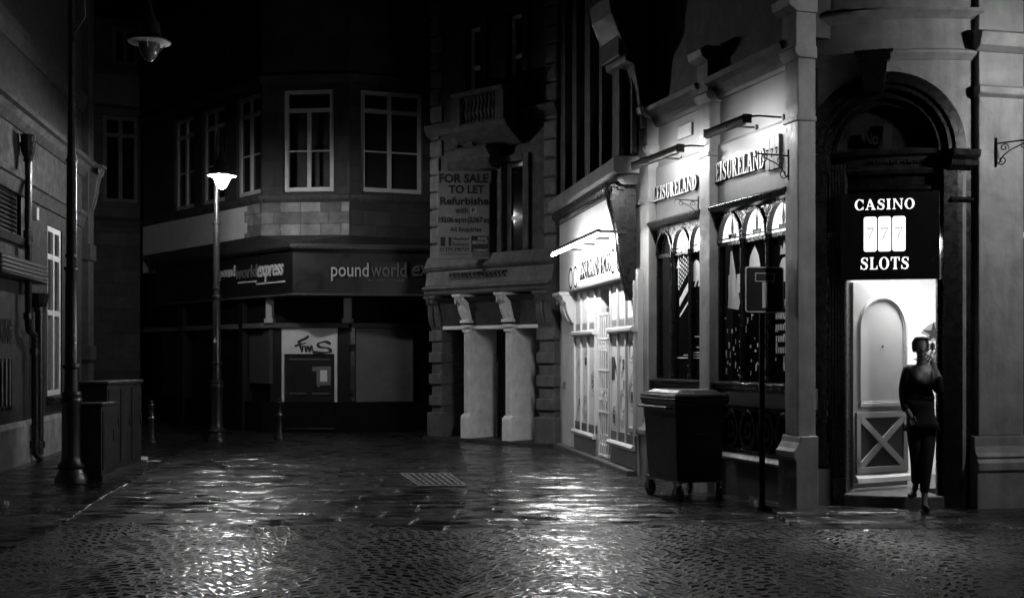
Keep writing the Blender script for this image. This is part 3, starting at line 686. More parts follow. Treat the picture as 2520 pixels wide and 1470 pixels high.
RF = Fr(*PD.m(pd1-.03, 0, -.1).xy, .82, .57)
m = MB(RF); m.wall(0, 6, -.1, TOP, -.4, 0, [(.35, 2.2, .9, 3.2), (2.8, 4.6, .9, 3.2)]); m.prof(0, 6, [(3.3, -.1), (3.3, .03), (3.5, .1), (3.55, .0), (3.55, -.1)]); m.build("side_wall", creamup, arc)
for a0 in (.35, 2.8): window(RF, a0, a0+1.85, .9, 3.2, arc, -.1, (.5,), (.7,), fm=dark)

# ---- lobby behind the casino door
lw_ = M("lobby_white_paint", .8, .6, .04, 3, .03, 30); lf = M("lobby_floor", .10, .5, .3, 8, .1, 40)
m = MB()
def plate(m, x0, x1, y0, y1, z0, z1): m.hexa([(x0, y0, z0), (x1, y0, z0), (x1, y1, z0), (x0, y1, z0), (x0, y0, z1), (x1, y0, z1), (x1, y1, z1), (x0, y1, z1)])
plate(m, 3.25, 5.2, 13.3, 13.36, 0, 2.75); plate(m, 3.2, 3.26, 11.75, 13.3, 0, 2.75); plate(m, 5.14, 5.2, 11.7, 13.3, 0, 2.75); plate(m, 3.2, 5.2, 11.52, 13.36, 2.75, 2.8)
m.build("lobby_wall", lw_, arc)
m = MB(); plate(m, 3.3, 5.1, 11.9, 13.3, .1, .168); m.build("lobby_floor", lf, arc)
m = MB(); plate(m, 3.75, 4.55, 11.62, 12.0, 2.70, 2.74); m.build("ceiling_light", EM("ceiling_light_panel", 1, 115.0), arc)
# open door leaf, hinged at the left
hp = A.m(d0+.035, 0, -.24); DL = Fr(hp.x, hp.y, math.cos(R_(27)), math.sin(R_(27))); DW = .76; dz0, dz1 = step+.03, zb0-.01
door_w = M("door_white_paint", .46, .4, .08, 4, .05, 20, streak=False)
door = MB(DL).box(0, DW, dz0, dz1, -.045, 0).build("door", door_w, arc, bev=.004)
zx = lambda v: DL.z(2170, v)
m = MB(DL); pc = DW*.53; pr = .285; zp0, zpS = zx(985), zx(810)
for r0, r1, o1 in ((pr, pr+.018, .012), (pr+.018, pr+.04, .022), (pr+.04, pr+.055, .01)):
    m.arch(pc, zpS, r0, r1, 0, 180, 0, o1, 26, 1.05); m.box(pc-r1, pc-r0, zp0-.0, zpS, 0, o1); m.box(pc+r0, pc+r1, zp0, zpS, 0, o1); m.box(pc-r1, pc+r1, zp0-(r1-pr)-.018, zp0-(r0-pr), 0, o1+.001)
m.build("panel_moulding", door_w, door, bev=.003)
z0, z1 = zx(1160), zx(1012); xp = MB(DL); b = .06
xp.box(.03, DW-.01, z0, z0+b, 0, .02); xp.box(.03, DW-.01, z1-b, z1, 0, .02); xp.box(.03, .03+b, z0+b, z1-b, 0, .019); xp.box(DW-.01-b, DW-.01, z0+b, z1-b, 0, .019)
x0, x1, y0, y1 = .03+b, DW-.01-b, z0+b, z1-b; e = .05
xp.prism([(x0, y0), (x0+e, y0), (x1, y1-e), (x1, y1), (x1-e, y1), (x0, y0+e)], 0, .018); xp.prism([(x0, y1), (x0, y1-e), (x1-e, y0), (x1, y0), (x1, y0+e), (x0+e, y1)], 0, .021)
xp.build("cross_brace", M("door_grey_paint", .34, .45, .1, 6, .05, 30), door, bev=.003)
m = MB(DL); m.box(x0-.002, x1+.002, y0-.002, y1+.002, .001, .004); m.build("lower_panel", M("door_dark_panel", .035, .5, .2, 6, .05, 30), door)
m = MB(DL); m.prof(.02, DW, [(dz0+.05, 0), (dz0+.05, .05), (dz0+.1, .045), (dz0+.14, .0)]); m.build("weather_bar", white, door, bev=.003)
m = MB(DL); m.box(DW-.06, DW-.05, zx(870), zx(862), 0, .012); m.lathe(DL.m(pc, zx(852), .004), [(.009, -.01), (.009, .01)], 10); m.build("keyhole", inkm, door)
# sign above the door
sg = thing("casino_sign", "black hanging sign reading CASINO SLOTS with three lit sevens above the open door", "sign", A.m((d0+d1)/2, zb0, 0))
SFc = A.m(d0-.05, 0, -.03); SFd = A.m(d1+.0, 0, -.03); SF = Fr(SFc.x, SFc.y, SFd.x-SFc.x, SFd.y-SFc.y); so = .03
s0, s1 = SF.h(2068, 685, so)[0], SF.h(2313, 685, so)[0]
MB(SF).box(s0, s1, zb0-.002, zb1, so-.1, so).build("sign_panel", black, sg, bev=.004)
wl = EM("lit_white_lettering", 1, 1.7)
def sbox(u0, u1, v0, v1): a, zA = SF.h(u0, v1, so); b, zB = SF.h(u1, v0, so); return a, zA, b-a, zB-zA
m = MB(SF); a, z, w_, h_ = sbox(2103, 2251, 487, 517); serif(m, "CASINO", a, z, w_, h_, so-.01, so+.006, .12); m.build("lettering", wl, sg)
m = MB(SF); a, z, w_, h_ = sbox(2117, 2237, 631, 663); serif(m, "SLOTS", a, z, w_, h_, so-.01, so+.006, .12); m.build("lettering", wl, sg)
def reels(fr, a, z, w_, h_, o, parent, fm, nm, depth=.006, n7=.26):
    wd = w_/3
    for i in range(3):
        x0, x1, c = a+wd*i+wd*.05, a+wd*(i+1)-wd*.05, .16*wd
        pts = []
        for cx_, cz_, t in ((x1-c, z+h_-c, 0), (x0+c, z+h_-c, 90), (x0+c, z+c, 180), (x1-c, z+c, 270)):
            pts += [(cx_+c*math.cos(R_(t+k*22.5)), cz_+c*math.sin(R_(t+k*22.5))) for k in range(5)]
        rl = MB(fr).prism(pts, o-.01, o+depth) or None
        q = MB(fr); q.prism(pts, o-.01, o+depth); r = q.build("reel", fm, parent)
        q = MB(fr); sh = h_*n7; serif(q, "7", x0+wd*.14, z+h_*.36, wd*.62, sh, o+depth-.004, o+depth+.002); q.build("seven", nm, r)
a, z, w_, h_ = sbox(2124, 2230, 531, 619); reels(SF, a, z, w_, h_, so, sg, EM("lit_reel", 1, 2.1), EM("lit_reel_number", 1, .75), .006, .34)

reelm = M('grey_reel_face', .14, .5, .2, 10, .03, 60)
# ---- LEISURELAND lettering on the two fascias
def fbox(u0, u1, v0, v1, um): a = L.a(u0); b = L.a(u1); z0 = L.z(um, v1); z1 = L.z(um, v0); return a, z0, b-a, z1-z0
for u0, u1, v0, v1, um, r0, r1, rv0, rv1, ru, lab in ((1758, 1889, 364, 414, 1884, 1891, 1925, 333, 416, 1910, "raised LEISURELAND lettering with slot reels after it, under the brighter trough lamp"), (1614, 1721, 429, 467, 1716, 1593, 1612, 456, 516, 1602, "raised LEISURELAND lettering with slot reels before it, under the farther trough lamp")):
    a, z, w_, h_ = fbox(u0, u1, v0, v1, um); t = thing("shop_lettering", lab, "sign", L.m(a+w_/2, z, 0), "raised fascia lettering")
    m = MB(L); serif(m, "LEISURELAND", a, z, w_, h_, .0, .034, .1); m.build("letter_side", inkm, t); m = MB(L); serif(m, "LEISURELAND", a+.001, z+.002, w_-.002, h_-.004, .038, .040, .1); m.build("letter_face", gold, t)
    m = MB(L); 
    a, z, w_, h_ = fbox(r0, r1, rv0, rv1, ru); reels(L, a, z, w_, h_, .01, t, reelm, inkmat, .03)

# ---- trough lamps
hoodm = M("black_lamp_hood", .012, .35, .3, 10, .1, 50); strip = EM("trough_tube", 1, 330.0)
def trough(x, fr, a0, a1, z, o, label, first=None):
    c = fr.m((a0+a1)/2, z, o); ln = (a1-a0)
    t = thing("trough_lamp", label, "lamp", c, "trough lamps over the fascias")
    m = MB(fr); R = .055; pts = [(z+R*math.sin(R_(k)), o+R*math.cos(R_(k))) for k in range(-80, 146, 25)]; inn = [(z+R*.86*math.sin(R_(k)), o+R*.86*math.cos(R_(k))) for k in range(145, -81, -25)]
    m.prof(a0, a1, pts+inn)
    m.box(a0-.006, a0, z-.04, z+.05, o-.05, o+.05); m.box(a1, a1+.006, z-.04, z+.05, o-.05, o+.05); m.build("hood", hoodm, t)
    m = MB(fr); m.tube([fr.m(a0+.10, z-.004, o-.008), fr.m(a1-.12, z-.004, o-.008)], .016, 10); m.build("tube", strip, t, smooth=True)
    for a in (a0+ln*.30, a1-.04):
        m = MB(fr); m.tube([fr.m(a, z+.03, o-.03), fr.m(a, z+.05, o-.15), fr.m(a, z+.05, .0)], .011, 8)
        m.lathe(fr.m(a, z+.05, -.02), [(.035, -.0), (.035, .012)], 12, 'x'); m.build("arm", hoodm, t, smooth=True)
for (uA, vA, uB, vB, lab) in ((1742, 334, 1838, 288, "black trough lamp over the nearer LEISURELAND letters, on long thin arms"), (1562, 413, 1674, 360, "black trough lamp over the farther LEISURELAND letters, beside the air vent")):
    o = .42; p, q = L.h(uA, vA, o), L.h(uB, vB, o); trough(0, L, p[0], q[0], (p[1]+q[1])/2, o, lab)

# ---- wrought iron brackets for hanging baskets
def bracket(label, p, d, s=1.):
    d = Vector((d[0], d[1], 0)).normalized(); p = Vector(p); t = thing("wall_bracket", label, "bracket", p, "wrought iron hanging brackets")
    q = lambda x, z: p+d*x*s+Vector((0, 0, z*s))
    m = MB(); m.tube([q(0, .14), q(0, -.16)], .011*s, 6); m.tube([q(0, .08), q(.36, .085)], .008*s, 6); m.tube([q(.36, .085), q(.37, .05), q(.39, .055)], .006*s, 6)
    m.build("frame", iron, t)
    def spiral(cx, cz, r, t0, turns, sg_): return [q(cx+r*(1-k/30*.8)*math.cos(t0+sg_*turns*2*math.pi*k/30), cz+r*(1-k/30*.8)*math.sin(t0+sg_*turns*2*math.pi*k/30)) for k in range(31)]
    m = MB(); m.tube([q(.02, -.13), q(.07, -.05), q(.14, .0), q(.22, .03), q(.30, .07)], .007*s, 6)
    m.tube(spiral(.055, -.10, .05, math.pi, 1.3, 1), .006*s, 6); m.tube(spiral(.08, .03, .045, -.5, 1.3, 1), .006*s, 6); m.tube(spiral(.27, .035, .045, 2.2, 1.3, -1), .006*s, 6)
    m.build("scrollwork", iron, t); return t
bz = lambda u, v, o=.14: L.z(u, v, o)
bracket("wrought iron bracket on the pilaster left of the casino arch, crossing the slot reels", L.m(L.a(1940, .15), bz(1940, 404), .15), (L.nx, L.ny), 1.0)
bracket("wrought iron bracket on the middle pilaster under the farther LEISURELAND letters", L.m(aB0+.03, bz(1724, 505), .13), (L.nx, L.ny), .8)
bracket("small wrought iron bracket on the right flank of the middle pilaster", L.m(aB1-.02, bz(1762, 505), .08), (L.dx, L.dy), .42)
bracket("wrought iron bracket on the pale pier right of the casino door", PD.m(PD.a(2452, .08), PD.z(2452, 372, .08), .08), (.75, -.66), .95)

# ------------------------------------------------------------------ bingo shop
B = Fr(1.56, 14.75, .163, -.987)
bing = thing("bingo_shop", "brightly lit bingo shopfront with barred glass door and ribbed wall above", "building", B.m(-2, 0, 0))
bz = lambda u, v, o=0.: B.z(u, v, o)
ba = B.a
bF, bN = ba(1372), .1
z_fb = bz(1450, 708); z_ft = bz(1450, 610)+.02; z_tr = bz(1480, 815); z_wb = bz(1480, 1078)
wA0, wA1 = ba(1412), ba(1463); gA0, gA1 = ba(1471), ba(1494); wB0, wB1 = ba(1500), ba(1559)
bpaint = M("bingo_white_paint", .6, .5, .1, 4, .06, 30); bboard = M("bingo_sign_board", .5, .45, .05, 3, .03, 60)
m = MB(B); m.wall(bF, bN, -.1, z_fb+.1, -.25, -.04, [(wA0, wA1, z_wb, z_fb-.05), (gA0, gA1, .12, z_fb-.05), (wB0, wB1, z_wb, z_fb-.05)])
bw_ = m.build("shopfront_wall", bpaint, bing)
m = MB(B)
for a0, a1 in ((wA0-.06, wA1+.03), (wB0-.03, wB1+.05)):
    for i, (z0, z1) in enumerate(((.08, .30), (.305, .52), (.525, z_wb-.04))): m.box(a0, a1, z0, z1, -.04, -.015)
m.build("stall_riser", grey, bing, bev=.006)
m = MB(B); m.box(bF, bN, -.1, .075, -.04, .10); m.build("kerb_step", smooth, bing, bev=.01)
printed = M("printed_window_film", .62, .35, .1, 3, .02, 30); ballg = M("printed_grey", .20, .35, .2, 5, .02, 30); ballm = M("printed_mid_grey", .4, .35, .1, 5, .02, 30)
rr = random.Random(11)
for wi, (a0, a1) in enumerate(((wA0, wA1), (wB0, wB1))):
    n = 3; lw = (a1-a0)/n
    m = MB(B)
    for i in range(n+1): x = a0+lw*i; m.box(x-.02 if i else x, x+.02 if i < n else x, z_wb, z_fb-.05, -.08, .004)
    m.prof(a0-.02, a1+.02, [(z_tr-.04, -.1), (z_tr-.04, .02), (z_tr-.02, .05), (z_tr+.02, .055), (z_tr+.04, .02), (z_tr+.04, -.1)])
    m.prof(a0-.03, a1+.03, [(z_wb-.04, -.1), (z_wb-.04, .04), (z_wb, .05), (z_wb+.03, .02), (z_wb+.03, -.1)])
    wn = m.build("window", bpaint, bing, bev=.004)
    pu = MB(B); pl = MB(B); k1 = MB(B); k2 = MB(B); k3 = MB(B)
    for i in range(n):
        x0, x1 = a0+lw*i+.02, a0+lw*(i+1)-.02
        pu.box(x0, x1, z_tr+.04, z_fb-.05, -.06, -.03); pl.box(x0, x1, z_wb+.03, z_tr-.04, -.06, -.03)
        k1.box(x0, x1, z_tr+.05, z_tr+.14, -.03, -.027); k2.box(x0, x1, z_tr+.14, z_tr+.16, -.03, -.026)
    # bingo balls and swirls running across the lights, cut by the mullions
    def clip(pts):
        return [(min(max(x, a0+.03), a1-.03), min(max(z, z_wb+.04), z_tr-.05)) for x, z in pts]
    H = z_tr-z_wb
    for cx_, cz_, r in ((.15, .22, .22), (.5, .36, .25), (.86, .44, .3), (.42, .68, .2), (.84, .82, .22)) if wi else ((.2, .62, .24), (.55, .74, .2), (.85, .5, .25), (.5, .25, .26)):
        c = (a0+(a1-a0)*cx_, z_wb+H*cz_); r = r*.62
        for q, ro, ri in ((k2, r, r*.86), (k1, r*.66, r*.58)):
            for k in range(20):
                t0, t1 = 2*math.pi*k/20, 2*math.pi*(k+1)/20
                q.prism(clip([(c[0]+ro*math.cos(t), c[1]+ro*1.25*math.sin(t)) for t in (t0, t1)]+[(c[0]+ri*math.cos(t), c[1]+ri*1.25*math.sin(t)) for t in (t1, t0)]), -.03, -.026 if q is k2 else -.025)
    sw = [(a0+(a1-a0)*f, z_wb+H*(.05+.5*f+.12*math.sin(f*9))) for f in [i/20 for i in range(21)]]
    for p, q in zip(sw, sw[1:]): k2.prism(clip([(p[0], p[1]-.06), (q[0], q[1]-.06), (q[0], q[1]+.05), (p[0], p[1]+.05)]), -.03, -.0275)
    for tx, fx_, fz_, hh in ((("22", .56, .70, .14), ("17", .58, .52, .12), ("B", .13, .21, .13), ("IN", .16, .66, .32), ("N", .86, .42, .16)) if wi else (("62", .52, .72, .12), ("1", .3, .63, .11), ("8", .2, .3, .12), ("5", .85, .5, .12))):
        v_, f_ = sans(tx, off=.03); wd = hh*.55*len(tx); x = a0+(a1-a0)*fx_-wd/2; k3.flat(v_, f_, max(a0+.03, x), z_wb+H*fz_-hh/2, wd, hh, -.03, -.0235)
    pu.build("pane", white, wn); pl.build("pane", printed, wn); k1.build("window_graphic", ballg, wn); k2.build("window_graphic", ballm, wn); k3.build("window_graphic", inkm, wn)
# door with outer bar gate
m = MB(B); m.box(gA0, gA1, .08, z_tr+.35, -.16, -.13); bd = m.build("door", greyd, bing)
m = MB(B); gz1 = bz(1482, 772)
for i in range(5): x = gA0+.02+(gA1-gA0-.04)*i/4; m.tube([B.m(x, .1, -.02), B.m(x, gz1, -.02)], .011, 6)
for z in (.12, .75, 1.35, gz1-.35, gz1): m.box(gA0, gA1, z-.015, z+.015, -.032, -.008)
for zc in (.35, 1.0, 1.7):
    for i in range(4):
        x = gA0+.02+(gA1-gA0-.04)*(i+.5)/4
        for s_ in (-1, 1): m.tube([B.m(x+.035*math.cos(R_(k))*s_, zc+s_*.04+.04*math.sin(R_(k)), -.02) for k in range(-90, 200, 30)], .006, 5)
m.lathe(B.m((gA0+gA1)/2, 1.02, .0), [(.03, -.03), (.035, 0), (.03, .03)], 10); m.build("bar_gate", whited, bd, smooth=True)
# fascia with lettering, tube lamp and canopy
m = MB(B); f0, f1 = ba(1377, .12), ba(1528, .12)
m.prof(f0, f1, [(z_fb, -.04), (z_fb, .10), (z_fb+.04, .12), (z_ft+.55, .12), (z_ft+.55, -.04)]); m.build("fascia", bboard, bing, bev=.004)
z_cn = z_ft+.55
m = MB(B)
m.prof(f0-.05, bN+.05, [(z_cn, -.04), (z_cn, .16), (z_cn+.05, .24), (z_cn+.12, .24), (z_cn+.14, .24), (z_cn+.14, -.04)])
for i in range(int((bN-f0)/.07)): m.box(f0+i*.07, f0+i*.07+.04, z_cn-.05, z_cn, .12, .2)
m.build("canopy_cornice", darkw, bing, bev=.004)
m = MB(B); m.prof(f0-.05, bN+.1, [(z_cn+.14, -.04), (z_cn+.14, .26), (z_cn+.17, .30), (z_cn+.34, .30), (z_cn+.36, .26), (z_cn+.36, -.04)])
m.build("gutter_ledge", M("grey_metal_ledge", .2, .45, .3, 3, .1, 30, streak=True), bing, bev=.006)
UB = z_cn+.36
m = MB(B); m.box(-6.5, bN+.1, UB, 9.5, -.6, -.03)
a = f0-.2; k = 0
while a < bN+.05:
    wd = (.34, .16, .22, .12)[k % 4]; m.prism([(a, UB+.25+.1*(k % 2)), (a+.02, UB+.05), (a+wd-.02, UB+.05), (a+wd, UB+.25+.1*(k % 2)), (a+wd, 9.4), (a, 9.4)], -.03, .05+.06*(k % 3)); a += wd+.07; k += 1
m.build("ribbed_wall", cladm, bing, bev=.004)
m = MB(B); lt = serif(MB(B), "LEISURELAND BINGO", ba(1427, .12), bz(1465, 678, .12), ba(1503, .12)-ba(1427, .12), .26, .115, .126, .1)
bsg = thing("shop_lettering", "dark raised LEISURELAND BINGO lettering between two round emblems on the white lit fascia", "sign", B.m(ba(1465, .12), z_fb, .1)); lt.build("letter_face", inkmat, bsg)
m = MB(B); m2 = MB(B)
for u, zz_ in ((1411, bz(1411, 683, .12)), (1517, bz(1517, 640, .12))):
    c = ba(u, .12)
    for dx in (-.17, .17): m.arch(c+dx, zz_, .0, .16, 0, 360, .115, .124, 24, 1.2); m2.arch(c+dx, zz_, .11, .145, 0, 360, .124, .127, 24, 1.2)
m.build("emblem", white, bsg); m2.build("emblem_ring", inkmat, bsg)
# fluorescent batten on the fascia
tz = z_cn-.06
tl = thing("tube_lamp", "bare fluorescent tube lamp glaring above the bingo fascia", "lamp", B.m(f0+1, tz, .4))
to = .52; t0_, t1_ = ba(1360, to), ba(1472, to); tz = (B.z(1360, 628, to)+B.z(1470, 577, to))/2
m = MB(B); m.prof(t0_-.05, t1_+.05, [(tz+.024, to-.02), (tz+.024, to+.025), (tz+.07, to+.025), (tz+.07, to-.02)])
for i in range(4): x = t0_+.2+i*(t1_-t0_-.4)/3; m.box(x, x+.05, tz+.05, tz+.08, .1, to)
m.build("housing", hoodm, tl)
tm = (t0_+t1_)/2
for s0, s1 in ((t0_, tm-.03), (tm+.03, t1_)):
    m = MB(B); m.tube([B.m(s0, tz, to), B.m(s1, tz, to)], .019, 10); m.build("tube", EM("fluorescent_tube", 1, 400.0), tl, smooth=True)
# consoles
def console(fr, a0, a1, z0, z1, o0, o1, mat, parent, name="console"):
    n = 16; m = MB(fr); pr = []
    for i in range(n+1):
        t = i/n; pr.append((z0+(z1-z0)*t, o0+(o1-o0)*(t*t*(3-2*t))+.03*math.sin(t*2*math.pi)*(1 if t < .5 else 1.5)))
    m.prof(a0, a1, [(z0, -.05)]+pr+[(z1, -.05)])
    m.prof(a0-.015, a1+.015, [(z1, -.05), (z1, o1+.02), (z1+.05, o1+.03), (z1+.05, -.05)])
    for x in (a0, a1): m.lathe(fr.m(x, z1-.07, o1-.05), [(.0, -.012), (.06, -.012), (.06, .012), (0, .012)], 14, 'x')
    w = (a1-a0)/3; m.prof(a0+w, a1-w, [(z0+.02, -.05)]+[(z, o+.018) for z, o in pr[1:-1]]+[(z1-.02, -.05)])
    return m.build(name, mat, parent, bev=.006)
console(B, ba(1396), ba(1412), bz(1403, 795), bz(1403, 728), .02, .22, bpaint, bing)
console(B, -.18, .02, z_fb-.3, z_cn-.02, .05, .34, dark, bing)
m = MB(B); m.box(ba(1384), ba(1395), 0, bz(1390, 800), -.2, -.06); sd = m.build("side_door", greyd, bing); m = MB(B); m.box(ba(1385), ba(1387), 1.0, 1.12, -.06, .0); m.build("handle", steel, sd)
m = MB(B); m.box(-6.5, ba(1384)-.0, -.1, 9.3, -.9, -.30); m.build("party_wall", stoned, bing)

# ------------------------------------------------------------------ building with the sale board
S = Fr(.776, 19.4, .749, -.663)
sale = thing("corner_shop", "narrow stone-fronted empty shop with pale boarded columns and rusticated quoins", "building", S.m(-1.5, 0, 0))
sa = S.a; sz = lambda u, v, o=0.: S.z(u, v, o)
sL = sa(1064); z_en = sz(1200, 725)
h1 = (sa(1238), sa(1290), sz(1264, 640), sz(1264, 398)); h2 = (sa(1150), sa(1186), sz(1168, 245), sz(1168, 65)); h3 = (sa(1250), sa(1288), sz(1268, 210), sz(1268, 32))
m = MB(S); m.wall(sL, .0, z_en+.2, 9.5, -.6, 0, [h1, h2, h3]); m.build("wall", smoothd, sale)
m = MB(S)
for a0, a1 in ((sL, sa(1095)), (sa(1328), 0)):
    m.box(a0+.03, a1-.03, -.1, z_en, -.6, .05)
    for i in range(6):
        z0 = .62+i*.40
        if z0+.2 > z_en-.6: break
        m.box(a0, a1, z0, z0+.2, -.62, .10)
    m.box(a0-.03, a1+.03, -.1, .5, -.62, .12)
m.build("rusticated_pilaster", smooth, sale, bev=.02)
m = MB(S); z = z_en+.35; i = 0
while z < 9: 
    m.box(sL-.03, sL+(.30 if i % 2 else .22), z, z+.30, -.62, .05); m.box(-.28, .02, z, z+.30, -.4, .045); z += .325; i += 1
m.build("quoins", smooth, sale, bev=.03)
# shopfront: recess, columns, returns
m = MB(S); m.box(sL, 0, -.1, .06, -1.2, .25); m.build("doorstep", smoothd, sale)
m = MB(S); m.box(sL, 0, .06, z_en-.15, -1.0, -.75); m.build("recess_wall", greyd, sale)
slat = M("dark_slats", .03, .5, .4, 30, .4, 90)
m = MB(S); m.box(sa(1213, -.5), sa(1252, -.5), .06, z_en-.55, -.72, -.66)
for i in range(9): x = sa(1213, -.5)+i*.062; m.box(x, x+.035, .08, z_en-.58, -.66, -.645)
m.build("shutter_door", slat, sale)
z_lin = sz(1200, 800); z_cap = sz(1200, 730)
for u0 in (1151, 1253):
    a0 = sa(u0); a1 = a0+.15
    m = MB(S); m.box(a0, a1, .5, z_lin-.05, -.05, .10)
    for i in range(4): m.box(a0+.015+i*.034, a0+.035+i*.034, .55, z_lin-.15, .10, .112)
    m.box(a0-.03, a1+.03, .06, .42, -.05, .16); m.prof(a0-.03, a1+.03, [(.42, -.05), (.42, .16), (.46, .15), (.5, .1), (.5, -.05)])
    for k_, (z, d_) in enumerate(((z_lin-.12, .03), (z_lin-.04, .05), (z_lin+.05, .07))): m.box(a0-d_*.6, a1+d_*.6, z, z+.05, -.05, .10+d_)
    col = m.build("column", whited, sale, bev=.006)
    m = MB(S); m.box(a1-.02, a1+.0, .06, z_lin-.02, -.62, -.05); m.box(a1-.05, a1+.03, .06, .12, -.60, -.05)
    for z in (.5, 1.1, 1.6, 2.05): m.lathe(S.m(a1+.003, z, -.58), [(.012, -.006), (.012, .006)], 8, 'x')
    m.build("boarded_return", whited, sale)
    console(S, a0-.02, a1+.02, z_lin+.08, z_cap+.0, .12, .36, whited, sale)
for a0, a1 in ((sL, sa(1095)), (sa(1328), -.0)):
    w_ = (a1-a0-.06)/2
    for k_ in range(2): console(S, a0+.02+k_*(w_+.02), a0+.0+k_*(w_+.02)+w_, z_lin-.05, z_cap+.0, .06, .22, smooth, sale)
m = MB(S)
m.box(sa(1095), sa(1328), z_lin-.06, z_lin, -.75, .06); m.build("lintel_strip", white, sale)
m = MB(S); m.prof(sa(1095), sa(1328), [(z_lin, -.75), (z_lin, .03), (z_lin+.1, .06), (z_cap-.1, .16), (z_cap, .3), (z_cap, -.75)]); m.build("lintel", smoothd, sale)
m = MB(S); m.prof(sL-.02, .02, [(z_cap+.05, -.3), (z_cap+.05, .16), (z_cap+.09, .20), (z_cap+.13, .21), (z_cap+.18, .27), (z_cap+.21, .26), (z_cap+.23, .18), (z_cap+.50, .12), (z_cap+.53, .17), (z_cap+.58, .21), (z_cap+.62, .18), (z_cap+.78, .1), (z_cap+.78, -.3)])
ent = m.build("entablature", smooth, sale, bev=.008)
m = MB(S); rr = random.Random(3)
for i in range(7):
    a = sa(1130)+i*.2; 
    for s_ in (-1, 1): m.arch(a+s_*.05, z_cap+.41, .03, .055, 0, 300, .12, .18, 12)
    m.box(a-.1, a+.1, z_cap+.33, z_cap+.35, .12, .175)
m.build("carved_frieze", smoothd, ent)
for h, lab in ((h1, None), (h2, None), (h3, None)):
    wn = window(S, h[0]+.02, h[1]-.02, h[2], h[3], sale, -.08, (), (.45,) if h is h2 else ((.42,) if h is h3 else (.44,)), fw=.07, fm=whited)
    m = MB(S); m.prof(h[0]-.08, h[1]+.08, [(h[2]-.12, -.2), (h[2]-.12, .06), (h[2]-.04, .12), (h[2], .1), (h[2], -.2)]); m.build("sill", smooth, wn, bev=.01)
    m = MB(S); m.box(h[0]-.14, h[0], h[2], h[3]+.12, -.1, .05); m.box(h[1], h[1]+.14, h[2], h[3]+.12, -.1, .05); m.box(h[0], h[1], h[3], h[3]+.12, -.1, .06); m.build("architrave", smoothd, wn, bev=.01)
# balcony over the board, string course
zb_, zt_ = sz(1170, 325), sz(1170, 255)
m = MB(S); b0, b1 = sa(1118, .5), sa(1235, .5)
m.prof(b0-.1, b1+.1, [(zb_-.35, -.1), (zb_-.35, .1), (zb_-.2, .35), (zb_-.08, .5), (zb_-.0, .55), (zb_, -.1)]); m.prof(b0-.05, b1+.05, [(zt_, .3), (zt_, .55), (zt_+.08, .58), (zt_+.12, .5), (zt_+.12, .3)])
m.box(b0-.05, b0+.15, zb_, zt_, .2, .52); m.box(b1-.15, b1+.05, zb_, zt_, .2, .52); m.box(b0, b1, zb_-.02, zb_+.05, -.05, .5)
n = 8
for i in range(n):
    a = b0+.25+(b1-b0-.5)*i/(n-1); c = S.m(a, zb_+.05, .42); h = zt_-zb_-.05; m.lathe(c, [(.05, 0), (.05, h*.08), (.03, h*.15), (.06, h*.4), (.03, h*.75), (.05, h*.9), (.05, h)], 10)
m.build("balcony", smoothd, sale, bev=.006)
m = MB(S); z = sz(1200, 300); m.prof(sL-.08, b0-.1, [(z-.1, -.2), (z-.1, .06), (z, .12), (z+.1, .16), (z+.12, .05), (z+.12, -.2)]); m.prof(b1+.1, .05, [(z-.1, -.2), (z-.1, .06), (z, .12), (z+.1, .16), (z+.12, .05), (z+.12, -.2)]); m.build("string_course", smoothd, sale, bev=.008)
# pediment block over the board
m = MB(S); p0, p1 = sa(1112, .2), sa(1215, .2); z0 = sz(1160, 420)
m.prof(p0, p1, [(z0-.05, -.1), (z0-.05, .25), (z0+.05, .35), (z0+.15, .30), (z0+.3, .42), (z0+.36, .38), (z0+.36, -.1)]); m.arch((p0+p1)/2-.2, z0+.36, .1, .3, 0, 180, .0, .3, 16); m.build("pediment", smoothd, sale, bev=.01)
# FOR SALE board, facing the street squarely
p = S.m(sa(1204, .12), 0, .12); bY = p.y-.05; FB = Fr(0, bY, 1, 0)
xb0, xb1 = FB.a(1077), FB.a(1204); zb0_, zb1_ = FB.z(1140, 636), FB.z(1140, 420)
brd = thing("sale_board", "tall FOR SALE TO LET board fixed on the quoins of the empty stone shop", "sign", FB.m((xb0+xb1)/2, zb0_, -.03))
MB(FB).box(xb0, xb1, zb0_, zb1_, -.05, 0).build("panel", boardm, brd, bev=.006)
m = MB(FB); m.box(xb0+.05, xb0+.12, zb0_+.2, zb1_-.2, -.4, -.05); m.box(xb1-.12, xb1-.05, zb0_+.2, zb1_-.2, -1.1, -.05); m.build("fixing_batten", greyd, brd)
def fline(mb, txt, u0, u1, v0, v1, off=.02, space=1., o=0., d=.004):
    v_, f_ = sans(txt, off=off, space=space); a0, a1 = FB.a(u0), FB.a(u1); z0, z1 = FB.z(1140, v1), FB.z(1140, v0); mb.flat(v_, f_, a0, z0, a1-a0, z1-z0, o-.002, o+d)
m = MB(FB)
fline(m, "FOR SALE", 1081, 1202, 427, 450, .035); fline(m, "TO LET", 1104, 1192, 455, 476, .035); fline(m, "Refurbishe", 1083, 1203, 484, 504, .035)
fline(m, "with", 1120, 1151, 509, 524, .02); fline(m, "192.06 sq m (2,067 sq", 1079, 1203, 533, 551, .03, .85); fline(m, "All Enquiries", 1107, 1185, 558, 573, .03)
fline(m, "Hayfield", 1115, 1153, 583, 593, .02); fline(m, "Robinson", 1115, 1153, 595, 605, .02); fline(m, "01274 398729", 1083, 1154, 608, 618, .025); fline(m, "www.hayfieldrobinson.co.uk", 1084, 1153, 622, 628, 0)
fline(m, "01274 595999", 1162, 1203, 623, 633, .02)
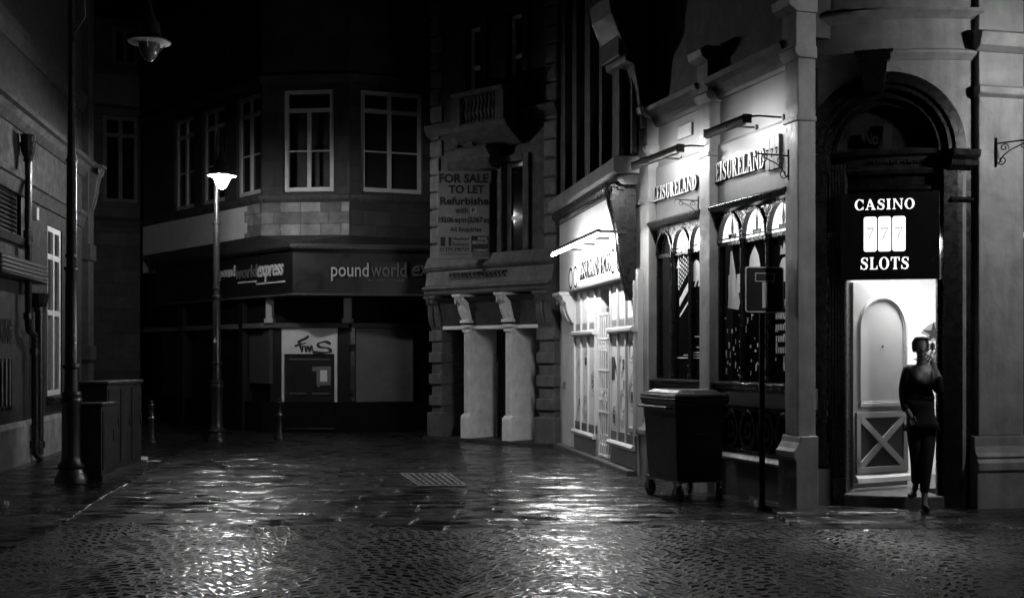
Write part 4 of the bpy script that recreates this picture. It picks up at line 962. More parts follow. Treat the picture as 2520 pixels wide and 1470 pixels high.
m.box(FB.a(1084), FB.a(1096), FB.z(1140, 605), FB.z(1140, 583), -.002, .004); m.box(FB.a(1104), FB.a(1111), FB.z(1140, 605), FB.z(1140, 583), -.002, .004)
m.box(FB.a(1160), FB.a(1203), FB.z(1140, 621), FB.z(1140, 580), -.002, .004)
m.build("lettering", inkm, brd)
m = MB(FB); a0, a1 = FB.a(1157), FB.a(1173); z0, z1 = FB.z(1140, 525), FB.z(1140, 509); m.box(a0, a1, z0, z1, -.002, .003)
fline(m, "MARK", 1176, 1200, 583, 590, .02, 1, .004, .004); fline(m, "BREARLEY", 1163, 1202, 592, 600, .02, 1, .004, .004); fline(m, "COMPANY", 1165, 1201, 612, 619, .02, 1, .004, .004); m.build("lettering", M("board_pale_print", .42, .5, .1, 8, .03, 60), brd)
m = MB(FB); fline(m, "P", 1161, 1169, 511, 523, .03, 1, .003, .004); m.build("lettering", inkm, brd)

# ------------------------------------------------------------------ discount store on the far corner
P1 = Fr(-5.07, 23.1, .664, -.747); P2 = Fr(-5.07, 23.1, 1.80, -.2); P3 = Fr(-3.27, 22.9, .944, .33); P0 = Fr(-8.94, 27.36, .927, .374)
L1 = 5.70; L2 = math.hypot(1.8, .2)
shop = thing("discount_store", "dark stone corner store with tall sash windows above a long black fascia", "building", (-4.5, 22.4, 0))
z2 = lambda v: P2.z(758, v)
zsill, zhead, zst0, zst1, zpl = z2(472), z2(217), z2(498), z2(477), z2(585)
w2 = (P2.a(697), P2.a(821)); 
def wspan(fr, u0, u1, v0, v1): um = (u0+u1)/2; return (fr.a(u0), fr.a(u1), fr.z(um, v1), fr.z(um, v0))
wn1 = [wspan(P1, 582, 646, 474, 238), wspan(P1, 497, 553, 486, 250), wspan(P1, 428, 478, 496, 268)]
wn3 = [(P3.a(888), P3.a(1040), zsill, zhead), (P3.a(1062), P3.a(1150), zsill, zhead)]
wn2 = [(w2[0], w2[1], zsill, zhead)]
wn0 = [wspan(P0, 252, 341, 285, 497)]
TP = 9.6
wn1 = [(max(-L1+.05, w[0]), min(w[1], -.06), zsill, zhead) for w in wn1]
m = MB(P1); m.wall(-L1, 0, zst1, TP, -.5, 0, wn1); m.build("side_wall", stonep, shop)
m = MB(P2); m.wall(0, L2, zst1, TP, -.5, 0, wn2); m.build("corner_wall", stonep, shop)
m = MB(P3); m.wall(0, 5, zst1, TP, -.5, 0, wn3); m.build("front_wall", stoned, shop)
m = MB(P1); m.box(-L1, -.55, zpl-.4, zst0, -.4, .02); m.build("rendered_band", plaster, shop)
m = MB(P1)
for i in range(5): z = zpl-.3+i*.225; m.box(-.56-(.12 if i % 2 else 0.), .0, z, z+.225, -.4, .035)
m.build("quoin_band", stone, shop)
m = MB(P2); m.box(0, L2, zpl-.4, zst0, -.4, .03); m.build("stone_band", stone, shop)
m = MB(P3); m.box(0, 5, zpl-.4, zst0, -.4, .03); m.build("stone_band", stoned, shop)
for fr, a0, a1 in ((P1, -L1, .06), (P2, -.02, L2+.02), (P3, -.03, 5)):
    m = MB(fr); m.prof(a0, a1, [(zst0, -.2), (zst0, .05), (zst0+.06, .12), (zst1-.03, .15), (zst1, .02), (zst1, -.2)]); m.build("string_course", smoothd, shop, bev=.01)
    m = MB(fr); m.prof(a0, a1, [(zhead+.1, -.2), (zhead+.1, .06), (zhead+.25, .12), (zhead+.3, .05), (zhead+.3, -.2)]); m.build("string_course", stoned, shop, bev=.01)
fnm = frame_w
for fr, ws, sp in ((P2, wn2, dict(mull=(.5,), trans=(.80,), short=(.80, .40))), (P1, wn1, dict(mull=(.5,), trans=(.80,), short=(1., .40))), (P3, wn3, dict(mull=(.47,), trans=(.80,), short=(.99, .40)))):
    for w_ in ws: window(fr, w_[0]+.01, w_[1]-.01, w_[2]+.02, w_[3]-.02, shop, -.06, fw=.085, gm=glass_c if fr is P2 else glassw, **sp)
# faint blinds behind the corner window
m = MB(P2); m.box(w2[0]+.22, w2[0]+.50, zsill+.08, zsill+.92, -.24, -.23); m.box(w2[1]-.45, w2[1]-.36, zsill+.08, zsill+.92, -.24, -.23); m.box(w2[1]-.28, w2[1]-.06, zsill+.08, zsill+.92, -.24, -.23); m.box(w2[0]+.05, w2[1]-.05, zsill-.1, zhead, -.62, -.60); m.build("blind", M('room_curtain', .09, .8, .4, 4, .2, 20), shop)
matte = M('sooty_black_boards', .005, .9, .4, 5, .2, 30); matte.node_tree.nodes['Principled BSDF'].inputs['Specular IOR Level'].default_value = .1
# ground floor: wall, posts, transoms
z_t1, z_t0, z_f0 = P2.z(758, 728), P2.z(758, 800), P2.z(758, 724)
for fr, a0, a1 in ((P1, -L1, 0), (P2, 0, L2), (P3, 0, 5)):
    m = MB(fr); m.box(a0, a1, z_t0+.05, zpl-.4, -.45, -.08); m.box(a0, a1, -.1, .62, -.45, -.02); m.build("shopfront_wall", matte, shop)
    m = MB(fr); m.box(a0+.03, a1-.03, z_t0-.05, z_t0+.05, -.2, .03); m.build("transom_rail", panelg if fr is P1 else plasterd, shop, bev=.008)
ent_f = M("pale_boarding", .26, .7, .15, 3, .15, 50)
m = MB(P2)
for u0, u1 in ((656, 671), (847, 863)): a0, a1 = P2.a(u0), P2.a(u1); m.box(a0, a1, z_t0+.05, z_t1+.1, -.2, .06); m.box(a0-.03, a1+.03, z_t0+.05, z_t0+.14, -.2, .08)
m.build("post", ent_f, shop, bev=.008)
# recessed boarded entrance
e0, e1 = P2.a(692), P2.a(829); q0, q1 = P2.a(698), P2.a(822); zd = P2.z(758, 870)
m = MB(P2); m.wall(e0, e1, .62, z_t0-.05, -.2, -.03, [(q0, q1, -.1, zd)]); m.box(e0-.25, e0, .62, z_t0-.05, -.35, -.06); m.box(e1, e1+.25, .62, z_t0-.05, -.35, -.06); bo = m.build("door_surround", M("whitewashed_board", .5, .7, .15, 4, .1, 40), shop)
bo.data.materials.append(black)
for pl_ in bo.data.polygons:
    c = sum((bo.data.vertices[i].co for i in pl_.vertices), Vector())/len(pl_.vertices)+wloc(shop)
    a_ = (c.x-P2.ox)*P2.dx+(c.y-P2.oy)*P2.dy
    if a_ < e0-.003 or a_ > e1+.003: pl_.material_index = 1
m = MB(P2); m.box(q0, q1, .1, zd, -.12, -.07); m.box(q0, q1, .06, .1, -.12, .01); dr = m.build("door", M("black_door_paint", .012, .35, .3, 5, .15, 30), shop, bev=.004)
m = MB(P2)
for x0, x1, z0, z1 in ((q0+.1, q1-.1, zd-.12, zd-.10), (q0+.1, (q0+q1)/2-.06, .78, .80), ((q0+q1)/2+.06, q1-.1, .78, .80), (q0+.04, (q0+q1)/2-.03, .13, .16), ((q0+q1)/2+.03, q1-.04, .13, .16), ((q0+q1)/2-.06, (q0+q1)/2+.06, .105, .13)): m.box(x0, x1, z0, z1, -.07, -.045)
m.build("moulding", M("door_edge_wear", .14, .4, .4, 15, .2, 40), dr)
# graffiti tag sprayed on the board above the door
gx = lambda u: P2.a(u); gz = lambda v: P2.z(760, v)
def spray(mb, pts, wd):
    pp = []
    for i in range(len(pts)-1):
        p0, p1, p2_, p3 = pts[max(0, i-1)], pts[i], pts[i+1], pts[min(len(pts)-1, i+2)]
        for k in range(6):
            t = k/6; pp.append(tuple(.5*((2*p1[j])+(-p0[j]+p2_[j])*t+(2*p0[j]-5*p1[j]+4*p2_[j]-p3[j])*t*t+(-p0[j]+3*p1[j]-3*p2_[j]+p3[j])*t**3) for j in (0, 1)))
    pp.append(pts[-1]); pp = [(gx(u), gz(v)) for u, v in pp]
    for k, q in enumerate(stroke(pp, [wd*(.75+.25*math.sin(i*.5)) for i in range(len(pp))])): mb.prism(q, -.03, -.026+.0004*(k % 5))
m = MB(P2)
spray(m, [(731, 842), (745, 834), (757, 826), (752, 832), (737, 840)], .055); spray(m, [(724, 851), (740, 846), (752, 843)], .05); spray(m, [(735, 838), (738, 852), (742, 866)], .055)
spray(m, [(742, 864), (744, 852), (750, 852), (753, 864), (756, 851), (762, 865)], .055); spray(m, [(762, 865), (766, 850), (770, 866), (775, 866)], .05)
spray(m, [(813, 846), (800, 840), (782, 845), (786, 853), (806, 856), (813, 863), (798, 867), (770, 866)], .065)
m.build("graffiti", inkm, bo)
# notices and boarded windows
nb = thing("taped_notice", "white notice taped with broad strips on the dark corner door", "notice", P2.m(P2.a(792), P2.z(792, 940), -.06))
m = MB(P2); a, b = P2.a(786), P2.a(803); z0, z1 = P2.z(794, 938), P2.z(794, 910); m.box(a, b, z0, z1, -.064, -.060); m.build("paper", paper, nb)
m = MB(P2); t_ = .075
m.box(a-t_, b+t_, z1, z1+t_, -.068, -.064); m.box(a-t_, b+t_*.9, z0-t_, z0, -.068, -.064); m.box(a-t_, a, z0, z1, -.068, -.063); m.box(b, b+t_, z0, z1, -.068, -.063); m.box(a-t_*2.2, a-t_, z1-.02, z1+t_-.01, -.068, -.0645); m.box(a-t_*.8, a-t_*.1, z0-t_*1.5, z0-t_, -.068, -.0645); m.build("tape_strip", tape, nb)
m = MB(P3); a0, a1 = P3.a(878), P3.a(1018); m.box(a0, a1, P3.z(948, 1000), z_t0-.06, -.15, -.06); m.build("boarded_window", panelg, shop)
m = MB(P3); m.box(a1+.02, 5, .62, z_t0-.05, -.4, -.2); m.box(0, a0-.02, .62, z_t0-.05, -.4, -.1); m.build("shop_window", glass, shop)
m = MB(P1); m.box(-L1, -.05, .62, z_t0-.05, -.4, -.2); m.build("shop_window", glass, shop); m = MB(P1); m.box(P1.a(603), P1.a(652), P1.z(628, 942), z_t0-.08, -.18, -.1); m.build("blind", M("dull_blind", .035, .7, .3, 3, .1, 40), shop)
m = MB(P1)
for u0, u1 in ((590, 600), (440, 452)): m.box(P1.a(u0), P1.a(u1), 0, z_t1, -.2, .03)
m.build("post", black, shop)
# projecting fascia box with lead roof
fm_ = M("fascia_black_panel", .008, .4, .2, 3, .03, 30)
cx_, cy_ = -4.25, 22.05
FA = Fr(cx_, cy_, .664, -.747); FC = Fr(cx_, cy_, .985, .17)
zf0, zf1 = FA.z(700, 722), FC.z(740, 612)
def at(fr, a, o): q = fr.m(a, 0, o); return (q.x, q.y)
def extr(name, plan, z0, z1, mat, bev=0):
    m = MB(); b = [m.w((x, y, z0)) for x, y in plan]; t = [m.w((x, y, z1)) for x, y in plan]; n = len(plan); m.f.append(t); m.f.append(b[::-1])
    for i in range(n): m.f.append([b[i], b[(i+1) % n], t[(i+1) % n], t[i]])
    return m.build(name, mat, shop, bev=bev)
lA, lC = -5.9, 4.6
inner = [at(P3, 5., -.1), at(P3, 0, -.1), at(P2, 0, -.1), at(P1, -L1, -.1)]
extr("fascia_box", [at(FA, lA, 0), (cx_, cy_), at(FC, lC, 0)]+inner, zf0, zf1, fm_)
ext = lambda e: [at(FA, lA, e), (cx_+(-.664*.0-.1)*e, cy_-e*1.25), at(FC, lC, e)]
extr("fascia_cornice", ext(.10)+inner, zf1, zf1+.09, M("flaking_cornice", .22, .5, .9, 30, .8, 20), .01)
extr("fascia_trim", ext(.02)+inner, zf0-.035, zf0-.001, plasterd)
m = MB(); o_ = [Vector((x, y, zf1+.09)) for x, y in ext(.16)]; i_ = [Vector((*at(P1, -L1, 0.05), zpl+.02)), Vector((*at(P1, -.0, .05), zpl+.06)), Vector((*at(P2, L2, .05), zpl+.04)), Vector((*at(P3, 5, .05), zpl-.05))]
vi = [m.w(p) for p in o_+i_]; m.f += [[vi[0], vi[1], vi[4], vi[3]], [vi[1], vi[5], vi[4]], [vi[1], vi[2], vi[6], vi[5]]]
vb = [m.w(p-Vector((0, 0, .06))) for p in o_]; m.f += [[vb[0], vb[1], vi[1], vi[0]], [vb[1], vb[2], vi[2], vi[1]]]
m.build("lead_roof", greyd, shop)
# the two shop signs
def psign(fr, um, boxes, label, under, faces):
    t = thing("shop_sign", label, "sign", fr.m(fr.a(um), zf0+.2, 0), "long raised shop names on the black fascia")
    for k, (txt, u0, u1, v0, v1, sh, off, mt, d) in enumerate(boxes):
        v_, f_ = sans(txt, sh, off); a0, a1 = fr.a(u0), fr.a(u1); z0, z1 = fr.z((u0+u1)/2, v1), fr.z((u0+u1)/2, v0)
        m = MB(fr); m.flat(v_, f_, a0, z0, a1-a0, z1-z0, .0, d); m.build("lettering", mt, t)
    if under: m = MB(fr); m.box(fr.a(under[0]), fr.a(under[1]), fr.z(under[1], under[3]), fr.z(under[1], under[2]), 0, .03); m.build("underline", gold, t)
psign(FA, 620, (("pound", 541, 579, 655, 690, 0, .006, lettm, .02), ("world", 579, 633, 653, 684, 0, .006, lettd, .02), ("express", 635, 698, 651, 692, .25, .012, gold, .02), ("more choice, more savings", 586, 632, 690, 697, 0, 0, gold, .012)), "raised poundworld express name with pale underline, behind the lit street lamp", (633, 701, 690, 694), 0)
psign(FC, 900, (("pound", 815, 907, 646, 691, 0, .004, lettm, .05), ("world", 912, 1000, 646, 680, 0, .004, lettd, .05), ("express", 1014, 1148, 654, 692, .25, .01, lettd, .05), ("more choice, more savings", 906, 994, 686, 694, 0, 0, lettd, .012)), "raised grey poundworld express name partly hidden behind the stone shop", None, 0)
m = MB(P0); m.wall(-4.0, 0, -.1, TP, -.5, 0, [wn0[0], (P0.a(275), P0.a(340), P0.z(310, 160), TP-.2)]); 
bk = thing("terrace_building", "dark building set back behind the street corner, with a pale panel between its windows", "building", P0.m(-2, 0, 0)); m.build("wall", stoned, bk)
m = MB(P0); a0, a1 = P0.a(232), -.02; m.box(a0, a1, P0.z(290, 262), P0.z(290, 185), 0, .03); m.build("panel", plasterd, bk)
window(P0, wn0[0][0]+.01, wn0[0][1]-.01, wn0[0][2], wn0[0][3], bk, -.06, (.5,), (.78,), fw=.09, fm=plasterd, gm=glass); window(P0, P0.a(275)+.01, P0.a(340)-.01, P0.z(310, 160), TP-.2, bk, -.06, (.5,), (), fw=.09, fm=plasterd)
m = MB(P0); 
for v in (270, 545): z = P0.z(300, v); m.prof(-4, 0, [(z-.15, -.1), (z-.15, .08), (z, .15), (z+.1, .05), (z+.1, -.1)])
m.build("string_course", stoned, bk)
m = MB(P1); m.box(P1.a(352), P1.a(565), zhead+.45, zhead+1.05, 0, .03); m.build("panel", plasterd, shop)

# ------------------------------------------------------------------ building along the left side
Mf = Fr(-7.75, 20.7, -.161, .987)
ma = Mf.a; mz = lambda u, v, o=0.: Mf.z(u, v, o)
left = thing("side_street_building", "pale stone building with black drainpipes and one tall white-framed window, beside the cabinets", "building", Mf.m(-3, 0, 0))
m_end = ma(214); zc = mz(80, 312); z2_ = mz(60, 452)
h1 = (ma(117), ma(153), mz(135, 972), mz(135, 560)); h2 = (ma(-60), ma(52), mz(20, 572), mz(20, 458)); h3 = (ma(-20), ma(30), mz(10, 1010), mz(10, 882))
lstone = M("pale_side_stone", .03, .75, .3, 3, .35, 25, streak=True)
m = MB(Mf); m.wall(-9, m_end-.45, -.1, 9.5, -.5, 0, [h1, h2, h3]); m.build("wall", lstone, left)
m = MB(Mf); m.box(m_end-.45, m_end, -.1, 9.5, -.8, .12); m.build("end_pilaster", lstone, left, bev=.01)
m = MB(Mf)
for z, d in ((zc, .22), (z2_, .10), (mz(205, 255), .12)): m.prof(-9, m_end+.05, [(z-.2, -.1), (z-.2, .03), (z-.1, d*.5), (z-.02, d*.7), (z, d), (z+.08, d), (z+.1, .02), (z+.1, -.1)])
m.build("cornice", lstone, left, bev=.006)
m = MB(Mf); m.box(-9, m_end+.04, -.1, .55, -.1, .06); m.prof(-9, m_end+.04, [(.55, -.1), (.55, .06), (.62, .02), (.62, -.1)]); m.build("plinth", plinthm, left)
for z0, z1 in ((mz(205, 640), mz(205, 600)), (mz(205, 885), mz(205, 850))):
    m = MB(Mf); m.box(m_end-.48, m_end+.03, z0, z1, -.1, .16); m.build("band_stone", lstone, left, bev=.008)
console(Mf, m_end-.42, m_end-.12, mz(208, 530), mz(208, 415), .12, .34, smoothd, left)
wn = window(Mf, h1[0]+.02, h1[1]-.02, h1[2], h1[3], left, -.02, (.5,), (.49, .82), fw=.09, fm=white, gm=glassw)
m = MB(Mf); m.box(h1[0]+.12, h1[1]-.1, h1[2]+.12, h1[2]+(h1[3]-h1[2])*.46, -.055, -.05); m.build("blind", panelg, wn)
m = MB(Mf); m.prof(h1[0]-.1, h1[1]+.1, [(h1[2]-.12, -.1), (h1[2]-.12, .08), (h1[2]-.02, .14), (h1[2], .1), (h1[2], -.1)]); m.build("sill", lstone, wn, bev=.01)
lv = window(Mf, h2[0], h2[1]-.01, h2[2], h2[3], left, -.05, (), (), fw=.06, fm=greyd, gm=glass)
m = MB(Mf)
for i in range(10): z = h2[2]+(h2[3]-h2[2])*(i+.5)/10; m.prof(h2[0]+.06, h2[1]-.07, [(z-.02, -.07), (z-.01, -.03), (z+.03, -.06)])
m.build("louvre", greyd, lv)
m = MB(Mf); m.prof(h2[0], h2[1]+.25, [(h2[2]-.12, -.1), (h2[2]-.12, .06), (h2[2]-.03, .1), (h2[2], .06), (h2[2], -.1)]); m.build("sill", lstone, lv)
bw2 = window(Mf, h3[0], h3[1]-.01, h3[2], h3[3], left, -.05, (), (), fw=.05, fm=greyd, gm=glass)
m = MB(Mf)
for i in range(5): a = h3[0]+.1+(h3[1]-h3[0]-.2)*i/4; m.tube([Mf.m(a, h3[2], .0), Mf.m(a, h3[3], .0)], .014, 6)
m.build("window_bar", steel, bw2)
m = MB(Mf); zA, zB = mz(40, 690), mz(40, 642); m.box(ma(-40), ma(80), zA, zB, .0, .2)
sb = m.build("shutter_box", black, left)
m = MB(Mf)
for i in range(5): z = zA+(zB-zA)*(i+.5)/5; m.prof(ma(-40)+.03, ma(80)-.01, [(z-.02, .2), (z-.005, .235), (z+.02, .2)])
m.build("slat", steel, sb)
m = MB(Mf); v_, f_ = sans("PARKING", off=.03); a1 = ma(29); wd = (a1-ma(0))*1.72; m.flat(v_, f_, a1-wd, mz(14, 845), wd, mz(14, 845-62)-mz(14, 845), 0, .008); m.build("wall_lettering", greyd, left)
m = MB(Mf); m.box(ma(66), ma(72), mz(70, 542), mz(70, 510), 0, .14); m.build("alarm_box", whited, left, bev=.01)
def pipe(label, pts, r=.05):
    w = [Mf.m(a, z, o) for a, z, o in pts]; t = thing("drainpipe", label, "drainpipe", w[-1], "black drainpipes on the left building")
    MB().tube(w, r, 10).build("pipe", iron, t, smooth=True)
    m = MB()
    for p, q in zip(w, w[1:]):
        if abs(p.x-q.x)+abs(p.y-q.y) < .01 and p.z-q.z > .8:
            n = int((p.z-q.z)/1.1)
            for k in range(n+1): z = p.z-.15-(p.z-q.z-.3)*k/max(1, n); m.lathe((p.x, p.y, z), [(r*1.02, -.05), (r*1.4, -.045), (r*1.4, .045), (r*1.02, .05)], 12)
    m.lathe((w[0].x, w[0].y, w[0].z), [(r, -.18), (r*2, -.05), (r*2.3, .05), (r*2.3, .08)], 10); m.build("collar", iron, t)
p0 = ma(47); pipe("black drainpipe nearest the left edge, ending above the slatted box", [(p0, mz(47, 345), .12), (p0, mz(47, 600), .12)], .045)
p1, p2 = ma(70, .12), ma(86, .12)
pipe("tall black drainpipe left of the tall white window, stepping sideways near its foot", [(p1, mz(72, 380), .12), (p1, mz(72, 805), .12), (p1+.05, mz(74, 815), .12), (p2-.05, mz(84, 825), .12), (p2, mz(86, 840), .12), (p2, .12, .12), (p2+.06, .03, .2)], .05)
p3 = ma(97, .1); pipe("thick black drainpipe running to the ground beside the tall white window's sill", [(p3, 2.4, .1), (p3, .08, .1)], .06)

# ------------------------------------------------------------------ street lamps
def street_lamp(label, x, y, zr, arm, bowl_mat, num=None, ring_mat=None):
    t = thing("street_lamp", label, "street lamp", (x, y, 0), "black heritage street lamps")
    m = MB(); c = (x, y, 0)
    m.lathe(c, [(.20, 0), (.20, .05), (.17, .10), (.15, .16), (.165, .20), (.13, .25), (.115, .32), (.115, .95), (.13, .98), (.13, 1.02), (.105, 1.06)], 24); m.build("base", iron, t, smooth=True)
    top = zr+.55
    m = MB(); m.lathe(c, [(.085, 1.05), (.078, 1.4), (.072, 2.6), (.062, 2.62), (.056, 4.0), (.048, 4.05), (.042, top)], 20); m.build("shaft", iron, t, smooth=True)
    for z, r in ((1.08, .115), (1.42, .10), (2.62, .085), (2.78, .072), (3.95, .066)):
        m = MB(); m.lathe((x, y, z), [(r*.75, -.035), (r, -.022), (r*1.05, 0), (r, .022), (r*.75, .035)], 20); m.build("collar", iron, t, smooth=True)
    a = Vector((arm[0], arm[1], 0)); hp = Vector((x, y, 0))+a
    m = MB(); P = []
    for k in range(13):
        s = math.pi*k/12; P.append(Vector((x, y, top))+a*(.5-.5*math.cos(s))+Vector((0, 0, .34*math.sin(s) if k < 7 else .34*math.sin(s)*1.0-(k-6)/6*.02)))
    P.append(hp+Vector((0, 0, top-.12))); m.tube(P, .026, 10)
    m.tube([Vector((x, y, top-.45)), Vector((x, y, top-.2))+a*.18, Vector((x, y, top+.12))+a*.16], .012, 6); m.build("swan_neck", iron, t, smooth=True)
    l = (hp.x, hp.y, zr)
    m = MB(); m.lathe(l, [(.255, -.012), (.258, .0), (.20, .035), (.15, .06), (.135, .12), (.12, .22), (.075, .28), (.05, .36), (.03, .44), (.0, .45)], 28)
    m.build("hood", iron, t, smooth=True)
    m = MB(); m.lathe(l, [(.25, -.0125), (.25, -.0165), (.128, -.03), (.128, -.02)], 28); m.build("reflector", M("lamp_reflector_white", .5, .4, .1, 5, 0), t)
    m = MB(); m.lathe(l, [(.126, -.075), (.112, -.13), (.085, -.185), (.05, -.225), (.02, -.243), (.0, -.246)], 24); m.build("bowl", bowl_mat, t, smooth=True)
    m = MB(); m.lathe(l, [(.128, -.024), (.1265, -.0745)], 24); m.build("lamp_ring", ring_mat or bowl_mat, t, smooth=True)
    m = MB()
    for k in range(3): q = R_(40+120*k); m.tube([Vector(l)+Vector((.20*math.cos(q), .20*math.sin(q), -.015)), Vector(l)+Vector((.135*math.cos(q), .135*math.sin(q), -.10))], .005, 5)
    m.build("bowl_stay", iron, t)
    if num:
        fr = Fr(x, y-.075, 1, 0); v_, f_ = sans(num, off=.03); m = MB(fr); m.flat(v_, f_, -.03, 1.79, .05, .085, -.01, .012); m.build("column_number", paper, t)
    return t
lit = EM("lit_lamp_bowl", 1, 60.0); ring = EM("lit_lamp_ring", 1, 2800.0)
street_lamp("glowing lit street lamp standing in front of the dark corner store", -5.37, 20.67, 4.68, (.34, -.95), lit, "6", ring)
street_lamp("unlit black street lamp in the left foreground beside the cabinets, lantern high above", -5.42, 14.0, 5.36, (1.02, -.2), lampglass)
street_lamp("lit black street lamp round the corner, right of the casino", 7.9, 8.6, 4.5, (-.9, .4), EM("lit_lamp_bowl_near", 1, 20.0), None, EM("lit_lamp_ring_near", 1, 3300.0))

# ------------------------------------------------------------------ bollards, cabinets, bin, sign, grate, litter
def bollard(label, x, y, h):
    t = thing("bollard", label, "bollard", (x, y, 0), "black iron bollards"); m = MB()
    m.lathe((x, y, 0), [(.10, 0), (.10, .04), (.075, .08), (.06, .12), (.052, h*.55), (.06, h*.58), (.06, h*.62), (.045, h*.66), (.045, h*.82), (.062, h*.85), (.062, h*.9), (.04, h*.93), (.045, h*.97), (.02, h)], 18); m.build("post", iron, t, smooth=True)
    m = MB(); m.lathe((x, y, h*.6), [(.061, -.02), (.066, -.01), (.066, .01), (.061, .02)], 18); m.build("band", steel, t, smooth=True); return t
b0 = bollard("black iron bollard standing alone between the striped bollard and the lit lamp", -6.4, 20.2, .76)
b1 = copy_tree(b0); b1.location = (-4.33, 21.2, 0); b1['label'] = "black iron bollard just left of the boarded corner door"
t = thing("striped_bollard", "stout bollard with pale reflective bands behind the big utility cabinet", "bollard", (-6.45, 19.3, 0))
m = MB(); m.lathe((-6.45, 19.3, 0), [(.12, 0), (.12, .05), (.095, .08), (.09, .7), (.11, .72), (.11, .78), (.05, .83)], 18); m.build("post", iron, t, smooth=True)
for z in (.34, .48, .66): m = MB(); m.lathe((-6.45, 19.3, z), [(.094, -.035), (.0965, -.034), (.0965, .034), (.094, .035)], 18); m.build("reflective_band", signw, t, smooth=True)
def cabinet(label, x0, x1, y0, y1, h, doors):
    t = thing("utility_cabinet", label, "cabinet", ((x0+x1)/2, (y0+y1)/2, 0)); m = MB()
    plate(m, x0, x1, y0, y1, 0, h-.05); m.build("body", greyd, t, bev=.008)
    m = MB(); plate(m, x0-.03, x1+.03, y0-.03, y1+.03, h-.05, h); m.build("lid", greyd, t, bev=.015)
    m = MB(); plate(m, x0-.02, x1+.02, y0-.02, y1+.02, -.02, .08); m.build("plinth", smoothd, t)
    for i in range(doors):
        a, b = y0+(y1-y0)*i/doors+.03, y0+(y1-y0)*(i+1)/doors-.03; m = MB(); plate(m, x1, x1+.015, a, b, .14, h-.10); d = m.build("door", greyd, t, bev=.004)
        m = MB(); plate(m, x1+.015, x1+.03, b-.06, b-.03, h*.5, h*.5+.14); plate(m, x1+.015, x1+.021, a+.03, a+.05, .3, h-.2); m.build("handle", steel, d)
cabinet("large dark utility cabinet with louvred doors and overhanging lid, behind the smaller one", -5.58, -5.2, 14.62, 15.95, 1.22, 3)
cabinet("small low utility cabinet right beside the foreground lamp post", -5.4, -5.07, 14.05, 14.5, .97, 1)

# four-wheeled bin
bx = Vector((1.73, 12.0, 0)); BL = Fr(1.73, 12.0, .951, .309)   # right-hand face; depth runs back along the facade
wb = thing("wheelie_bin", "dark four-wheeled bin with a flat lid standing on the pavement under the arched windows", "bin", BL.m(.3, 0, -.42))
BW, BD = .60, .84
def trap(mb, z0, z1, i0, i1, w=BW, d=BD, x=0., y=0.):
    c = []
    for z, i in ((z0, i0), (z1, i1)):
        for a, o in ((x+i, -(y+i)), (x+w-i, -(y+i)), (x+w-i, -(y+d-i)), (x+i, -(y+d-i))): c.append(BL.m(a, z, o))
    mb.hexa(c)
m = MB(); trap(m, .20, 1.06, .045, .0); m.build("body", binm, wb, bev=.02)
m = MB(); trap(m, 1.06, 1.10, -.025, -.025); trap(m, 1.02, 1.06, -.012, -.02)
for z in (.45, .75): m.box(.12, BW-.12, z, z+.03, -.02, .012)
m.build("rim", binm, wb, bev=.01)
m = MB(); trap(m, 1.105, 1.15, -.03, -.01); trap(m, 1.15, 1.185, .03, .09); lid = m.build("lid", binm, wb, bev=.015)
m = MB(); trap(m, 1.1855, 1.188, .0, .0, .34, .10, .14, .18); m.build("lid_label", paper, lid)
m = MB(); trap(m, 1.151, 1.158, .0, .0, .035, BD-.12, -.005, .06); trap(m, 1.151, 1.159, 0, 0, .20, .05, .03, .02); m.build("lid_edge", signw, lid)
m = MB(); m.box(BW-.16, BW-.04, .98, 1.02, .0, .016); m.build("label_plate", whited, wb)
m = MB(); p = lambda a, z, o: BL.m(a, z, o); m.tube([p(-.02, 1.0, -.05), p(-.08, 1.0, -.06), p(-.08, 1.0, -BD+.06), p(-.02, 1.0, -BD+.05)], .016, 8); m.tube([p(.2, .72, .02), p(.2, .72, .05), p(.4, .72, .05), p(.4, .72, .02)], .012, 8); m.build("handle", binm, wb, smooth=True)
for a, o in ((.06, -.07), (BW-.06, -.07), (.06, -BD+.07), (BW-.06, -BD+.07)):
    c = BL.m(a, .085, o); m = MB(); n = 20
    ax = Vector((math.cos(.5), math.sin(.5), 0)) if a < .3 else Vector((1, .1, 0)).normalized(); ot = Vector((-ax.y, ax.x, 0)); rows = []
    for r, w_ in ((.03, .024), (.075, .024), (.085, .014), (.085, -.014), (.075, -.024), (.03, -.024)):
        rows.append([m.w(c+ax*w_+ot*r*math.cos(2*math.pi*k/n)+Vector((0, 0, r*math.sin(2*math.pi*k/n)))) for k in range(n)])
    for q, r in zip(rows, rows[1:]):
        for k in range(n): m.f.append([q[k], q[(k+1) % n], r[(k+1) % n], r[k]])
    m.f.append(rows[0]); m.f.append(rows[-1][::-1]); wh = m.build("wheel", iron, wb, smooth=True)
    m = MB(); up = Vector((0, 0, 1))
    for s_ in (-1, 1): m.hexa([c+ax*(s_*.033+e)+ot*f+up*z for z in (-.01, .125) for e, f in ((-.004, -.02), (.004, -.02), (.004, .03), (-.004, .03))])
    m.hexa([c+ax*e+ot*f+up*z for z in (.115, .135) for e, f in ((-.045, -.045), (.045, -.045), (.045, .045), (-.045, .045))]); m.build("fork", steel, wh)

